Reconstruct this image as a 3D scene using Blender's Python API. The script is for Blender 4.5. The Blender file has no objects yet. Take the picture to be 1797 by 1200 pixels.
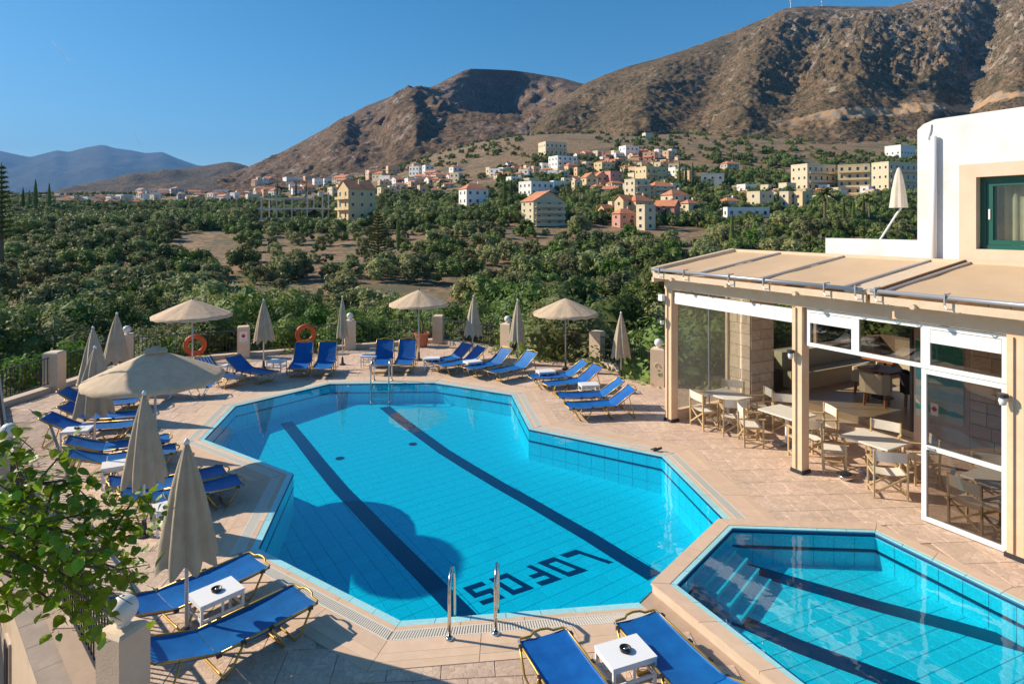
import bpy, math, random
from mathutils import Vector, Matrix, noise
from mathutils.geometry import tessellate_polygon
random.seed(7)
R = math.radians
sc = bpy.context.scene
COL = sc.collection
# ------------------------------------------------------------------ camera
cam_d = bpy.data.cameras.new('camera'); cam = bpy.data.objects.new('camera', cam_d); COL.objects.link(cam)
cam.location = (0, 0, 5.0); cam.rotation_euler = (R(90), 0, 0)
cam_d.sensor_width = 36; cam_d.lens = 36*1100/1797; cam_d.shift_y = -210/1797
cam_d.clip_start = 0.1; cam_d.clip_end = 60000
sc.camera = cam
# ------------------------------------------------------------------ sky, sun, exposure
SUN_EL, SUN_DX, SUN_DY = R(33), -0.978, 0.208
w = bpy.data.worlds.new('World'); sc.world = w; w.use_nodes = True
nt = w.node_tree; bg = nt.nodes['Background']
sky = nt.nodes.new('ShaderNodeTexSky'); sky.sky_type = 'NISHITA'; sky.sun_disc = False
sky.sun_elevation = SUN_EL; sky.sun_rotation = math.atan2(SUN_DX, SUN_DY)
sky.altitude = 100; sky.air_density = 1.0; sky.dust_density = 0.45; sky.ozone_density = 6
hs_=nt.nodes.new('ShaderNodeHueSaturation'); hs_.inputs['Saturation'].default_value=1.22; hs_.inputs['Hue'].default_value=.488; nt.links.new(sky.outputs[0],hs_.inputs['Color']); nt.links.new(hs_.outputs[0], bg.inputs['Color']); bg.inputs['Strength'].default_value = 0.088
sl = bpy.data.lights.new('sun', 'SUN'); sl.energy = 5.0; sl.angle = R(0.5); sl.color = (1.0, 0.88, 0.70)
so = bpy.data.objects.new('sun', sl); COL.objects.link(so)
sd = Vector((SUN_DX*math.cos(SUN_EL), SUN_DY*math.cos(SUN_EL), math.sin(SUN_EL)))
so.rotation_euler = sd.to_track_quat('Z', 'Y').to_euler(); so.location = (-20, 5, 30)
vs = sc.view_settings; vs.view_transform = 'Standard'; vs.look = 'None'; vs.gamma = 1; vs.exposure = 0.55
vs.use_curve_mapping = False
sc.render.engine = 'CYCLES'
try:
    sc.cycles.transparent_max_bounces = 24; sc.cycles.volume_bounces = 0
except Exception: pass

# ------------------------------------------------------------------ helpers
def P(x, y, z=0.0):            # photograph pixel -> point at height z
    k = (y-390)/1100.0; Y = (5-z)/k
    return Vector(((x-898)/1100.0*Y, Y, z))
class MB:
    def __init__(s): s.v=[]; s.f=[]; s.m=[]; s.mi=0
    def add(s, vs, fs):
        o=len(s.v); s.v += [tuple(a) for a in vs]; s.f += [tuple(i+o for i in f) for f in fs]; s.m += [s.mi]*len(fs); return s
    def box(s, c, d, rz=0, M=None):
        hx,hy,hz=d[0]/2,d[1]/2,d[2]/2
        vs=[Vector((x,y,z)) for x in(-hx,hx) for y in(-hy,hy) for z in(-hz,hz)]
        if M is not None: vs=[M@a for a in vs]
        elif rz: q=Matrix.Rotation(rz,3,'Z'); vs=[q@a for a in vs]
        c=Vector(c); return s.add([a+c for a in vs],[(0,1,3,2),(4,6,7,5),(0,4,5,1),(2,3,7,6),(0,2,6,4),(1,5,7,3)])
    def bb(s,x0,x1,y0,y1,z0,z1): return s.box(((x0+x1)/2,(y0+y1)/2,(z0+z1)/2),(x1-x0,y1-y0,z1-z0))
    def bar(s, a, b, w, h=None, up=(0,0,1)):
        a=Vector(a); b=Vector(b); d=b-a; L=d.length
        if L<1e-6: return s
        d/=L; up=Vector(up); sx=d.cross(up)
        if sx.length<1e-4: sx=d.cross(Vector((1,0,0)))
        sx.normalize(); uz=sx.cross(d); h=h or w
        vs=[p+sx*i*w/2+uz*j*h/2 for p in(a,b) for i in(-1,1) for j in(-1,1)]
        return s.add(vs,[(0,1,3,2),(4,6,7,5),(0,4,5,1),(2,3,7,6),(0,2,6,4),(1,5,7,3)])
    def tube(s, pts, r, n=8, cap=True):
        pts=[Vector(p) for p in pts]; rs=r if isinstance(r,(list,tuple)) else [r]*len(pts)
        vs=[]; ref=None
        for i,p in enumerate(pts):
            d=(pts[min(i+1,len(pts)-1)]-pts[max(i-1,0)]).normalized()
            if ref is None:
                ref=d.cross(Vector((0,0,1)))
                if ref.length<1e-3: ref=Vector((1,0,0))
            ref=(ref-d*ref.dot(d)).normalized(); bn=d.cross(ref)
            for k in range(n):
                a=2*math.pi*k/n; vs.append(p+(ref*math.cos(a)+bn*math.sin(a))*rs[i])
        fs=[]
        for i in range(len(pts)-1):
            for k in range(n):
                k2=(k+1)%n; fs.append((i*n+k,i*n+k2,(i+1)*n+k2,(i+1)*n+k))
        if cap: fs.append(tuple(range(n-1,-1,-1))); o=(len(pts)-1)*n; fs.append(tuple(o+k for k in range(n)))
        return s.add(vs,fs)
    def lathe(s, prof, n=16, c=(0,0,0), rf=None):
        c=Vector(c); vs=[]; fs=[]
        for j,(r,z) in enumerate(prof):
            for k in range(n):
                a=2*math.pi*k/n; rr=r*(rf(a,j/(len(prof)-1)) if rf else 1)
                vs.append(c+Vector((rr*math.cos(a),rr*math.sin(a),z)))
        for j in range(len(prof)-1):
            for k in range(n):
                k2=(k+1)%n; fs.append((j*n+k,j*n+k2,(j+1)*n+k2,(j+1)*n+k))
        return s.add(vs,fs)
    def prism(s, poly, z0, z1):
        n=len(poly); vs=[(p[0],p[1],z0) for p in poly]+[(p[0],p[1],z1) for p in poly]
        fs=[tuple(range(n-1,-1,-1)),tuple(range(n,2*n))]+[(i,(i+1)%n,(i+1)%n+n,i+n) for i in range(n)]
        return s.add(vs,fs)
    def mesh(s, name, mats, smooth=False):
        me=bpy.data.meshes.new(name); me.from_pydata(s.v,[],s.f)
        if not isinstance(mats,(list,tuple)): mats=[mats]
        for m in mats: me.materials.append(m)
        if len(mats)>1: me.polygons.foreach_set('material_index',s.m)
        if smooth: me.polygons.foreach_set('use_smooth',[True]*len(me.polygons))
        me.update(); return me
    def build(s, name, mats, parent=None, smooth=False, **kw):
        return ob(name, s.mesh(name,mats,smooth), parent, **kw)
def ob(name, me, parent=None, loc=None, rz=0, label=None, cat=None, group=None, kind=None, scale=None):
    o=bpy.data.objects.new(name,me); COL.objects.link(o)
    if parent: o.parent=parent
    if loc is not None: o.location=loc
    if rz: o.rotation_euler=(0,0,rz)
    if scale is not None: o.scale=(scale,)*3 if isinstance(scale,(int,float)) else scale
    tag(o,label,cat,group,kind); return o
def tag(o,label=None,cat=None,group=None,kind=None):
    if label: o['label']=label
    if cat: o['category']=cat
    if group: o['group']=group
    if kind: o['kind']=kind
    return o
def thing(name,label,cat,loc=(0,0,0),rz=0,group=None,scale=None):
    return ob(name,None,None,loc,rz,label,cat,group,None,scale)
def copy_tree(o, loc, rz, label=None, scale=None):
    r=o.copy(); COL.objects.link(r); r.location=loc; r.rotation_euler=(0,0,rz)
    if scale: r.scale=(scale,)*3 if isinstance(scale,(int,float)) else scale
    if label: r['label']=label
    for ch in KIDS[o.name]:
        c=ch.copy(); COL.objects.link(c); c.parent=r
        for g in KIDS.get(ch.name,[]):
            d=g.copy(); COL.objects.link(d); d.parent=c
    return r
KIDS={}
def reg(o):
    KIDS[o.name]=[c for c in COL.objects if c.parent==o]
    for c in KIDS[o.name]: KIDS[c.name]=[d for d in COL.objects if d.parent==c]
    return o
def interp(t, pts):
    if t<=pts[0][0]: return pts[0][1]
    for (a,b),(c,d) in zip(pts,pts[1:]):
        if t<=c: return b+(d-b)*(t-a)/(c-a)
    return pts[-1][1]
def sst(a,b,x): t=max(0,min(1,(x-a)/(b-a))); return t*t*(3-2*t)
def inside(p,poly):
    c=False; n=len(poly)
    for i in range(n):
        a=poly[i]; b=poly[i-1]
        if (a[1]>p[1])!=(b[1]>p[1]) and p[0]<(b[0]-a[0])*(p[1]-a[1])/(b[1]-a[1])+a[0]: c=not c
    return c
def segd(p,a,b):
    a=Vector(a[:2]);b=Vector(b[:2]);p=Vector(p[:2]);d=b-a;t=max(0,min(1,(p-a).dot(d)/d.dot(d))); return (p-a-d*t).length
def polyd(p,poly):
    d=min(segd(p,poly[i-1],poly[i]) for i in range(len(poly))); return -d if inside(p,poly) else d

# ------------------------------------------------------------------ materials
def mat(name, col, rough=0.7, col2=None, scale=8.0, bump=0.0, bscale=None, metal=0.0, rand=0.0, transl=0.0, spec=0.5, col3=None, scale3=1.0, coord='Object', detail=6):
    m=bpy.data.materials.new(name); m.use_nodes=True; n=m.node_tree.nodes; l=m.node_tree.links
    b=n['Principled BSDF']; b.inputs['Roughness'].default_value=rough; b.inputs['Metallic'].default_value=metal
    b.inputs['Specular IOR Level'].default_value=spec
    c4=lambda c:(c[0],c[1],c[2],1)
    b.inputs['Base Color'].default_value=c4(col); out=None
    tc=n.new('ShaderNodeTexCoord'); vec=tc.outputs[coord]
    if col2 is not None:
        tx=n.new('ShaderNodeTexNoise'); tx.inputs['Scale'].default_value=scale; tx.inputs['Detail'].default_value=detail; tx.inputs['Roughness'].default_value=.65
        l.new(vec,tx.inputs['Vector'])
        rp=n.new('ShaderNodeValToRGB'); rp.color_ramp.elements[0].position=.35; rp.color_ramp.elements[1].position=.65
        rp.color_ramp.elements[0].color=c4(col); rp.color_ramp.elements[1].color=c4(col2)
        l.new(tx.outputs['Fac'],rp.inputs['Fac']); out=rp.outputs['Color']
    if col3 is not None:
        tx=n.new('ShaderNodeTexNoise'); tx.inputs['Scale'].default_value=scale3; tx.inputs['Detail'].default_value=8; tx.inputs['Roughness'].default_value=.7
        l.new(vec,tx.inputs['Vector'])
        mr=n.new('ShaderNodeMapRange'); mr.inputs[1].default_value=.5; mr.inputs[2].default_value=.62
        l.new(tx.outputs['Fac'],mr.inputs[0]); mx=n.new('ShaderNodeMix'); mx.data_type='RGBA'
        l.new(mr.outputs[0],mx.inputs[0])
        if out: l.new(out,mx.inputs[6])
        else: mx.inputs[6].default_value=c4(col)
        mx.inputs[7].default_value=c4(col3); out=mx.outputs[2]
    if rand>0:
        oi=n.new('ShaderNodeObjectInfo'); hv=n.new('ShaderNodeHueSaturation'); mr=n.new('ShaderNodeMapRange')
        mr.inputs[3].default_value=1-rand; mr.inputs[4].default_value=1+rand; l.new(oi.outputs['Random'],mr.inputs[0])
        l.new(mr.outputs[0],hv.inputs['Value'])
        m2=n.new('ShaderNodeMath'); m2.operation='MULTIPLY'; m2.inputs[1].default_value=7.31; l.new(oi.outputs['Random'],m2.inputs[0])
        m3=n.new('ShaderNodeMath'); m3.operation='FRACT'; l.new(m2.outputs[0],m3.inputs[0])
        m4=n.new('ShaderNodeMapRange'); m4.inputs[3].default_value=.5-rand*.05; m4.inputs[4].default_value=.5+rand*.05; l.new(m3.outputs[0],m4.inputs[0]); l.new(m4.outputs[0],hv.inputs['Hue'])
        if out: l.new(out,hv.inputs['Color'])
        else: hv.inputs['Color'].default_value=c4(col)
        out=hv.outputs['Color']
    if out: l.new(out,b.inputs['Base Color'])
    if bump>0:
        tx=n.new('ShaderNodeTexNoise'); tx.inputs['Scale'].default_value=bscale or scale*3; tx.inputs['Detail'].default_value=6; l.new(vec,tx.inputs['Vector'])
        bp=n.new('ShaderNodeBump'); bp.inputs['Strength'].default_value=1; bp.inputs['Distance'].default_value=bump
        l.new(tx.outputs['Fac'],bp.inputs['Height']); l.new(bp.outputs[0],b.inputs['Normal'])
    if transl>0:
        tr=n.new('ShaderNodeBsdfTranslucent'); tr.inputs['Color'].default_value=c4(col2 or col)
        if out: l.new(out,tr.inputs['Color'])
        ms=n.new('ShaderNodeMixShader'); ms.inputs[0].default_value=transl
        l.new(b.outputs[0],ms.inputs[1]); l.new(tr.outputs[0],ms.inputs[2]); l.new(ms.outputs[0],n['Material Output'].inputs['Surface'])
    return m
def glass(name, tint, refl=1.5, rough=0.0, bump=0, bs=3, haze=0, tint2=None):
    m=bpy.data.materials.new(name); m.use_nodes=True; n=m.node_tree.nodes; l=m.node_tree.links; n.remove(n['Principled BSDF'])
    t=n.new('ShaderNodeBsdfTransparent'); t.inputs[0].default_value=(*tint,1)
    g=n.new('ShaderNodeBsdfGlossy'); g.inputs['Roughness'].default_value=rough; g.inputs['Color'].default_value=(1,1,1,1)
    lw=n.new('ShaderNodeLayerWeight'); lw.inputs['Blend'].default_value=.5
    pw=n.new('ShaderNodeMath'); pw.operation='POWER'; pw.inputs[1].default_value=5; l.new(lw.outputs['Facing'],pw.inputs[0])
    f0=((refl-1)/(refl+1))**2
    fr=n.new('ShaderNodeMath'); fr.operation='MULTIPLY_ADD'; fr.inputs[1].default_value=1-f0; fr.inputs[2].default_value=f0; l.new(pw.outputs[0],fr.inputs[0])
    ms=n.new('ShaderNodeMixShader'); l.new(fr.outputs[0],ms.inputs[0]); l.new(t.outputs[0],ms.inputs[1]); l.new(g.outputs[0],ms.inputs[2])
    o=ms.outputs[0]
    if haze:
        d=n.new('ShaderNodeBsdfDiffuse'); d.inputs[0].default_value=(.6,.58,.52,1); m2=n.new('ShaderNodeMixShader'); m2.inputs[0].default_value=haze
        l.new(o,m2.inputs[1]); l.new(d.outputs[0],m2.inputs[2]); o=m2.outputs[0]
    l.new(o,n['Material Output'].inputs['Surface'])
    if bump:
        tc=n.new('ShaderNodeTexCoord'); tx=n.new('ShaderNodeTexNoise'); tx.inputs['Scale'].default_value=bs; tx.inputs['Detail'].default_value=3
        l.new(tc.outputs['Object'],tx.inputs['Vector']); bp=n.new('ShaderNodeBump'); bp.inputs['Distance'].default_value=bump; bp.inputs['Strength'].default_value=1
        l.new(tx.outputs['Fac'],bp.inputs['Height']); l.new(bp.outputs[0],g.inputs['Normal']); l.new(bp.outputs[0],lw.inputs['Normal'])
    return m
def voronoi_mat(name, c1, c2, cg, scale, bump, rough=.8):      # broken stone pattern pressed into paving
    m=mat(name,c1,rough,c2,3.0,rand=.07); n=m.node_tree.nodes; l=m.node_tree.links; b=n['Principled BSDF']
    tc=n.new('ShaderNodeTexCoord'); gm=n.new('ShaderNodeNewGeometry')
    nz=n.new('ShaderNodeTexNoise'); nz.inputs['Scale'].default_value=5; nz.inputs['Detail'].default_value=3; l.new(gm.outputs['Position'],nz.inputs['Vector'])
    ad=n.new('ShaderNodeVectorMath'); ad.operation='MULTIPLY_ADD'; ad.inputs[1].default_value=(.25,.25,.25); l.new(nz.outputs['Color'],ad.inputs[0]); l.new(gm.outputs['Position'],ad.inputs[2])
    v=n.new('ShaderNodeTexVoronoi'); v.feature='DISTANCE_TO_EDGE'; v.inputs['Scale'].default_value=scale; l.new(ad.outputs[0],v.inputs['Vector'])
    v2=n.new('ShaderNodeTexVoronoi'); v2.inputs['Scale'].default_value=scale; l.new(ad.outputs[0],v2.inputs['Vector'])
    mr=n.new('ShaderNodeMapRange'); mr.inputs[1].default_value=.0; mr.inputs[2].default_value=.06; l.new(v.outputs['Distance'],mr.inputs[0])
    bw=n.new('ShaderNodeSeparateColor'); l.new(v2.outputs['Color'],bw.inputs[0])
    mr2=n.new('ShaderNodeMapRange'); mr2.inputs[3].default_value=.86; mr2.inputs[4].default_value=1.1; l.new(bw.outputs[0],mr2.inputs[0])
    src=b.inputs['Base Color'].links[0].from_socket
    hs=n.new('ShaderNodeHueSaturation'); l.new(src,hs.inputs['Color']); l.new(mr2.outputs[0],hs.inputs['Value'])
    # second finer mottling
    n2=n.new('ShaderNodeTexNoise'); n2.inputs['Scale'].default_value=22; n2.inputs['Detail'].default_value=5; l.new(gm.outputs['Position'],n2.inputs['Vector'])
    r2=n.new('ShaderNodeMapRange'); r2.inputs[1].default_value=.3; r2.inputs[2].default_value=.7; r2.inputs[3].default_value=.86; r2.inputs[4].default_value=1.1; l.new(n2.outputs['Fac'],r2.inputs[0])
    h2=n.new('ShaderNodeHueSaturation'); l.new(hs.outputs[0],h2.inputs['Color']); l.new(r2.outputs[0],h2.inputs['Value'])
    n3=n.new('ShaderNodeTexNoise'); n3.inputs['Scale'].default_value=.8; n3.inputs['Detail'].default_value=6; l.new(gm.outputs['Position'],n3.inputs['Vector'])
    r3=n.new('ShaderNodeMapRange'); r3.inputs[1].default_value=.3; r3.inputs[2].default_value=.7; r3.inputs[3].default_value=.86; r3.inputs[4].default_value=1.1; l.new(n3.outputs['Fac'],r3.inputs[0])
    h3=n.new('ShaderNodeHueSaturation'); l.new(h2.outputs[0],h3.inputs['Color']); l.new(r3.outputs[0],h3.inputs['Value'])
    mx=n.new('ShaderNodeMix'); mx.data_type='RGBA'; l.new(mr.outputs[0],mx.inputs[0]); mx.inputs[6].default_value=(*cg,1); l.new(h3.outputs[0],mx.inputs[7])
    l.new(mx.outputs[2],b.inputs['Base Color'])
    bp=n.new('ShaderNodeBump'); bp.inputs['Distance'].default_value=bump; bp.inputs['Strength'].default_value=1; l.new(mr.outputs[0],bp.inputs['Height']); l.new(bp.outputs[0],b.inputs['Normal'])
    return m
M_pave=voronoi_mat('paving',(.60,.43,.32),(.68,.495,.375),(.50,.355,.26),9,.0022)
M_strip=mat('plank paving',(.61,.425,.295),.75,(.68,.49,.35),5,bump=.002,bscale=60,rand=.07)
M_grout=mat('deck joint',(.42,.30,.21),.9,(.48,.34,.25),6)
M_cream=mat('cream render',(.62,.47,.32),.85,(.68,.53,.38),2.5,bump=.003,bscale=60,col3=(.55,.41,.28),scale3=1.2)
M_creamP=mat('cream pillar render',(.66,.50,.35),.85,(.72,.57,.42),3,bump=.003,bscale=60)
M_white=mat('white render',(.70,.70,.70),.8,(.75,.75,.75),1.2,bump=.002,bscale=30,col3=(.64,.63,.61),scale3=.9)
M_kerb=mat('kerb render',(.55,.43,.33),.85,(.62,.50,.39),3)
M_wood=mat('painted pergola wood',(.74,.50,.31),.55,(.80,.57,.38),4,bump=.001,bscale=40)
M_fab=mat('awning canvas',(.70,.50,.315),.8,(.75,.55,.36),1.3,transl=.25,bump=.004,bscale=3)
M_tan=mat('awning edge',(.62,.47,.33),.7,(.68,.53,.38),5)
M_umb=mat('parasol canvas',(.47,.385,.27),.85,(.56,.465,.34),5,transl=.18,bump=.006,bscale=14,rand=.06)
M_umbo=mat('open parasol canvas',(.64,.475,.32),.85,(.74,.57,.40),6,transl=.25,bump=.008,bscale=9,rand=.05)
M_pole=mat('parasol pole',(.60,.60,.62),.4,metal=.3)
M_alum=mat('grey aluminium',(.42,.44,.48),.4,metal=.6)
M_steel=mat('polished steel',(.62,.60,.57),.18,metal=1)
M_dark=mat('dark iron',(.03,.03,.035),.5)
M_black=mat('black plastic',(.02,.02,.022),.45)
M_gold=mat('gold tube',(.58,.36,.07),.35,(.50,.30,.06),20,metal=.45)
M_whtube=mat('white tube',(.75,.74,.70),.4)
M_blue=mat('blue sling',(.003,.105,.38),.5,(.005,.15,.48),4,bump=.006,bscale=7,transl=.12,rand=.12)
M_wht=mat('white plastic',(.80,.80,.80),.4,rand=.03)
M_pvc=mat('white frame',(.82,.82,.80),.45)
M_globe=mat('frosted globe',(.78,.77,.74),.3,(.70,.69,.66),8)
M_red=mat('life ring',(.62,.10,.025),.5,(.52,.08,.02),8)
M_terra=mat('terracotta',(.42,.13,.06),.8,(.50,.17,.09),8)
M_tileM=mat('pool tile',(.30,.68,.76),.35,(.52,.92,.96),30,rand=.05,coord='Object',detail=4)  # mosaic tone variation; its bright speckle paints ripple caustics into the colour
M_groutB=mat('pool joint',(.035,.20,.36),.6)
M_navy=mat('navy mosaic',(.006,.025,.085),.4,(.012,.04,.12),40)
M_rim=mat('rim tile',(.30,.62,.66),.3,(.38,.70,.73),14,rand=.06)
M_grate=mat('white grating',(.68,.64,.56),.6)
M_canvas=mat('chair canvas',(.72,.66,.56),.85,(.78,.73,.63),8,transl=.1)
M_cwood=mat('chair wood',(.50,.35,.17),.55,(.62,.46,.25),18)
M_table=mat('table top',(.66,.62,.54),.5,(.72,.68,.60),6)
M_green=mat('green window paint',(.003,.09,.065),.4)
M_pane=glass('window pane',(.80,.86,.84),1.5)
M_clear=glass('clear plastic glazing',(.86,.87,.84),1.45,haze=.24,bump=.002,bs=2)
M_dpane=glass('smoked pane',(.62,.60,.58),1.6)
M_curt=mat('curtain',(.62,.50,.36),.9,(.72,.60,.45),3,transl=.2)
M_water=glass('water',(.045,.71,.84),1.33,bump=.006,bs=1.7)
M_water2=glass('shallow water',(.085,.74,.84),1.33,bump=.007,bs=1.6)
M_stone=mat('cladding stone',(.58,.45,.33),.85,(.68,.56,.43),6,bump=.006,bscale=14,rand=.12)
M_mortar=mat('stone joint',(.42,.33,.25),.9)
M_roof=mat('roof tiles',(.50,.17,.08),.8,(.60,.25,.13),.6)
M_trunk=mat('bark',(.12,.09,.065),.9,(.20,.14,.09),5,bump=.02)
M_fol=[mat('olive foliage',(.19,.205,.075),.65,(.31,.32,.14),.6,rand=.45,transl=.28,spec=.2),
       mat('dark foliage',(.10,.145,.033),.6,(.18,.23,.06),.6,rand=.45,transl=.25,spec=.25),
       mat('bright foliage',(.075,.15,.018),.6,(.13,.21,.035),.6,rand=.3,transl=.35,spec=.25),
       mat('dry foliage',(.20,.155,.085),.7,(.28,.22,.125),.8,rand=.25,transl=.2,spec=.2)]
M_leaf=mat('broad leaf',(.17,.32,.015),.42,(.31,.47,.03),14,rand=.4,transl=.45)
M_wood_in=mat('reddish table wood',(.30,.10,.03),.4,(.40,.15,.05),8)
M_leather=mat('beige leather',(.46,.37,.24),.5,(.52,.42,.28),5)
M_dleather=mat('dark leather',(.03,.022,.018),.45)
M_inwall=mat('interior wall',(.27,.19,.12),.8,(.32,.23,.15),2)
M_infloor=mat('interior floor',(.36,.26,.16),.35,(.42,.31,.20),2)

# ------------------------------------------------------------------ terrain shape
LP=[(0,-2.2),(20,-2.8),(30,-4.2),(50,-7.5),(75,-9.8),(110,-7.5),(150,-3.2),(200,1.8),(300,8.5),(450,19),(700,36),(1000,50),(1600,60)]
RP=[(0,-2.2),(20,-2.8),(30,-4.2),(50,-7.5),(75,-9.2),(110,-6.8),(150,-2.0),(200,4),(300,18),(400,38),(500,64),(600,88),(800,120),(1600,150)]
def gz(X,Y):
    s=X/max(Y,1); k=sst(-.42,.08,s)
    z=interp(Y,LP)*(1-k)+interp(Y,RP)*k
    a=min(1,max(0,(Y-30)/60))
    z+=a*(noise.noise(Vector((X*.012,Y*.012,1)))*2.2+noise.noise(Vector((X*.05,Y*.05,3)))*.5)
    return z
def hit(x,y,Y0=28,Y1=900):
    s=(x-898)/1100; k=(y-390)/1100; Y=Y0
    while Y<Y1:
        if 5-k*Y<=gz(s*Y,Y): return Y
        Y*=1.004
    return Y1
# valley ground sheet
def ground_mat():
    m=mat('dry ground',(.25,.145,.075),.95,(.33,.20,.105),.06,bump=.15,bscale=.8,col3=(.10,.095,.05),scale3=.035)
    n=m.node_tree.nodes; l=m.node_tree.links; b=n['Principled BSDF']; src=b.inputs['Base Color'].links[0].from_socket
    tc=n.new('ShaderNodeTexCoord'); nz=n.new('ShaderNodeTexNoise'); nz.inputs['Scale'].default_value=.55; nz.inputs['Detail'].default_value=8; l.new(tc.outputs['Object'],nz.inputs['Vector'])
    mr=n.new('ShaderNodeMapRange'); mr.inputs[1].default_value=.47; mr.inputs[2].default_value=.57; l.new(nz.outputs['Fac'],mr.inputs[0])
    mx=n.new('ShaderNodeMix'); mx.data_type='RGBA'; l.new(mr.outputs[0],mx.inputs[0]); l.new(src,mx.inputs[6]); mx.inputs[7].default_value=(.12,.095,.05,1); l.new(mx.outputs[2],b.inputs['Base Color']); return m
g=MB(); NS,NY=150,130; vs=[]; fs=[]
for j in range(NY+1):
    Y=-30+31*j/10 if j<10 else 27*(1500/27)**((j-10)/(NY-10))
    for i in range(NS+1):
        s=-1.6+3.2*i/NS; X=s*max(Y,35)
        vs.append((X,Y,gz(X,Y) if Y>25 else interp(Y,LP)-1.2*(Y>1)))
for j in range(NY):
    for i in range(NS):
        a=j*(NS+1)+i; fs.append((a,a+1,a+NS+2,a+NS+1))
g.add(vs,fs); g.build('ground',ground_mat(),smooth=True,kind='structure')

# ------------------------------------------------------------------ mountains
def mountain_mat(name, soil, soil2, scrub, rock, sc_=1.0, rk=.56):
    m=bpy.data.materials.new(name); m.use_nodes=True; n=m.node_tree.nodes; l=m.node_tree.links; b=n['Principled BSDF']
    b.inputs['Roughness'].default_value=.95; b.inputs['Specular IOR Level'].default_value=.1
    gm=n.new('ShaderNodeNewGeometry'); pos=gm.outputs['Position']
    def nz(s,d=8,r=.6):
        t=n.new('ShaderNodeTexNoise'); t.inputs['Scale'].default_value=s*sc_; t.inputs['Detail'].default_value=d; t.inputs['Roughness'].default_value=r; l.new(pos,t.inputs['Vector']); return t.outputs['Fac']
    def ramp(f,a,c):
        r=n.new('ShaderNodeMapRange'); r.inputs[1].default_value=a; r.inputs[2].default_value=c; l.new(f,r.inputs[0]); return r.outputs[0]
    def mix(f,a,c):
        x=n.new('ShaderNodeMix'); x.data_type='RGBA'; l.new(f,x.inputs[0])
        for sk,v in ((6,a),(7,c)):
            if isinstance(v,tuple): x.inputs[sk].default_value=(*v,1)
            else: l.new(v,x.inputs[sk])
        return x.outputs[2]
    c=mix(ramp(nz(.006),.4,.6),soil,soil2)
    f=ramp(nz(.17,6,.75),.49,.55)
    c=mix(f,c,scrub)
    c=mix(ramp(nz(.03,10,.8),.52,.60),c,scrub)
    fr_=nz(.022,12,.85)
    if name.startswith('right'):
        sx=n.new('ShaderNodeSeparateXYZ'); l.new(pos,sx.inputs[0]); k1=n.new('ShaderNodeMapRange'); k1.inputs[1].default_value=380; k1.inputs[2].default_value=620; k1.inputs[4].default_value=.045; l.new(sx.outputs[0],k1.inputs[0])
        k2=n.new('ShaderNodeMapRange'); k2.inputs[1].default_value=150; k2.inputs[2].default_value=190; l.new(sx.outputs[2],k2.inputs[0]); k3=n.new('ShaderNodeMath'); k3.operation='MULTIPLY_ADD'; l.new(k1.outputs[0],k3.inputs[0]); l.new(k2.outputs[0],k3.inputs[1]); l.new(fr_,k3.inputs[2]); fr_=k3.outputs[0]
    c=mix(ramp(fr_,rk,rk+.05),c,rock)
    l.new(c,b.inputs['Base Color'])
    bp=n.new('ShaderNodeBump'); bp.inputs['Distance'].default_value=3.5/sc_; bp.inputs['Strength'].default_value=.9; l.new(nz(.05,12,.75),bp.inputs['Height']); l.new(bp.outputs[0],b.inputs['Normal'])
    return m
def ridge(p,oct=5):
    v=0;a=1
    for o in range(oct):
        v+=a*(1-abs(noise.noise(p))*2); p=p*2.1; a*=.5
    return v-1
def mountain(name, sky_, Yc, Yf, zf, m, x0, x1, nx, ny, amp, nsc, push=None, prof=1.0, rough=0, crag=None):
    b=MB(); vs=[]; fs=[]
    for i in range(nx+1):
        px=x0+(x1-x0)*i/nx; s=(px-898)/1100
        yc=Yc(px) if callable(Yc) else Yc; yf=Yf(px) if callable(Yf) else Yf
        zfo=zf(px) if callable(zf) else zf; zc=5+(390-interp(px,sky_))*yc/1100
        for j in range(ny+5):
            t=j/ny
            if t<=1:
                Y=yf+(yc-yf)*t; e=math.sin(math.pi*min(t,1)); 
                Yp=Y+(push(px,t)*e if push else 0)
                z=zfo+(zc-zfo)*t**prof
                q=Vector((s*Yp*nsc,Yp*nsc,7.7))
                tp=min(1,(1-t)*6+.03)
                z+=amp*min(e*1.6+.04,1)*ridge(q)*tp*.5
                z+=rough*tp*ridge(q*7+Vector((3,3,3)),3)*.5
                if crag: z+=crag(px,t)*ridge(q*4+Vector((1,5,3)),5)*.5*tp
                vs.append((s*Yp,Yp,z))
            else:
                Y=yc+(t-1)*ny*(yc-yf)*.12; vs.append((s*Y,Y,zc-(Y-yc)*.7))
    r=ny+5
    for i in range(nx):
        for j in range(r-1):
            a=i*r+j; fs.append((a,a+r,a+r+1,a+1))
    b.add(vs,fs); return b.build(name,m,smooth=True,kind='structure')
far_sky=[(-700,300),(-300,285),(-120,262),(0,265),(22,270),(52,276),(75,270),(100,264),(120,267),(150,259),(180,254),(200,260),(230,264),(255,269),(285,267),(310,278),(345,290),(420,300),(520,320)]
M_far=mountain_mat('far mountain ground',(.10,.08,.06),(.14,.10,.08),(.05,.055,.03),(.2,.18,.16),.25,.62)
mountain('far_mountains',far_sky,11500,7500,-5,M_far,-700,520,160,40,260,.0006)
lh=[(-400,345),(60,345),(100,336),(150,322),(200,312),(230,304),(290,298),(330,295),(365,290),(400,284),(420,287),(435,293),(520,320),(640,345)]
M_low=mountain_mat('low hill ground',(.13,.085,.055),(.17,.11,.07),(.04,.045,.025),(.2,.17,.14),.7,.60)
mountain('low_hill',lh,3000,1500,40,M_low,-400,640,140,40,70,.002,rough=8)
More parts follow.
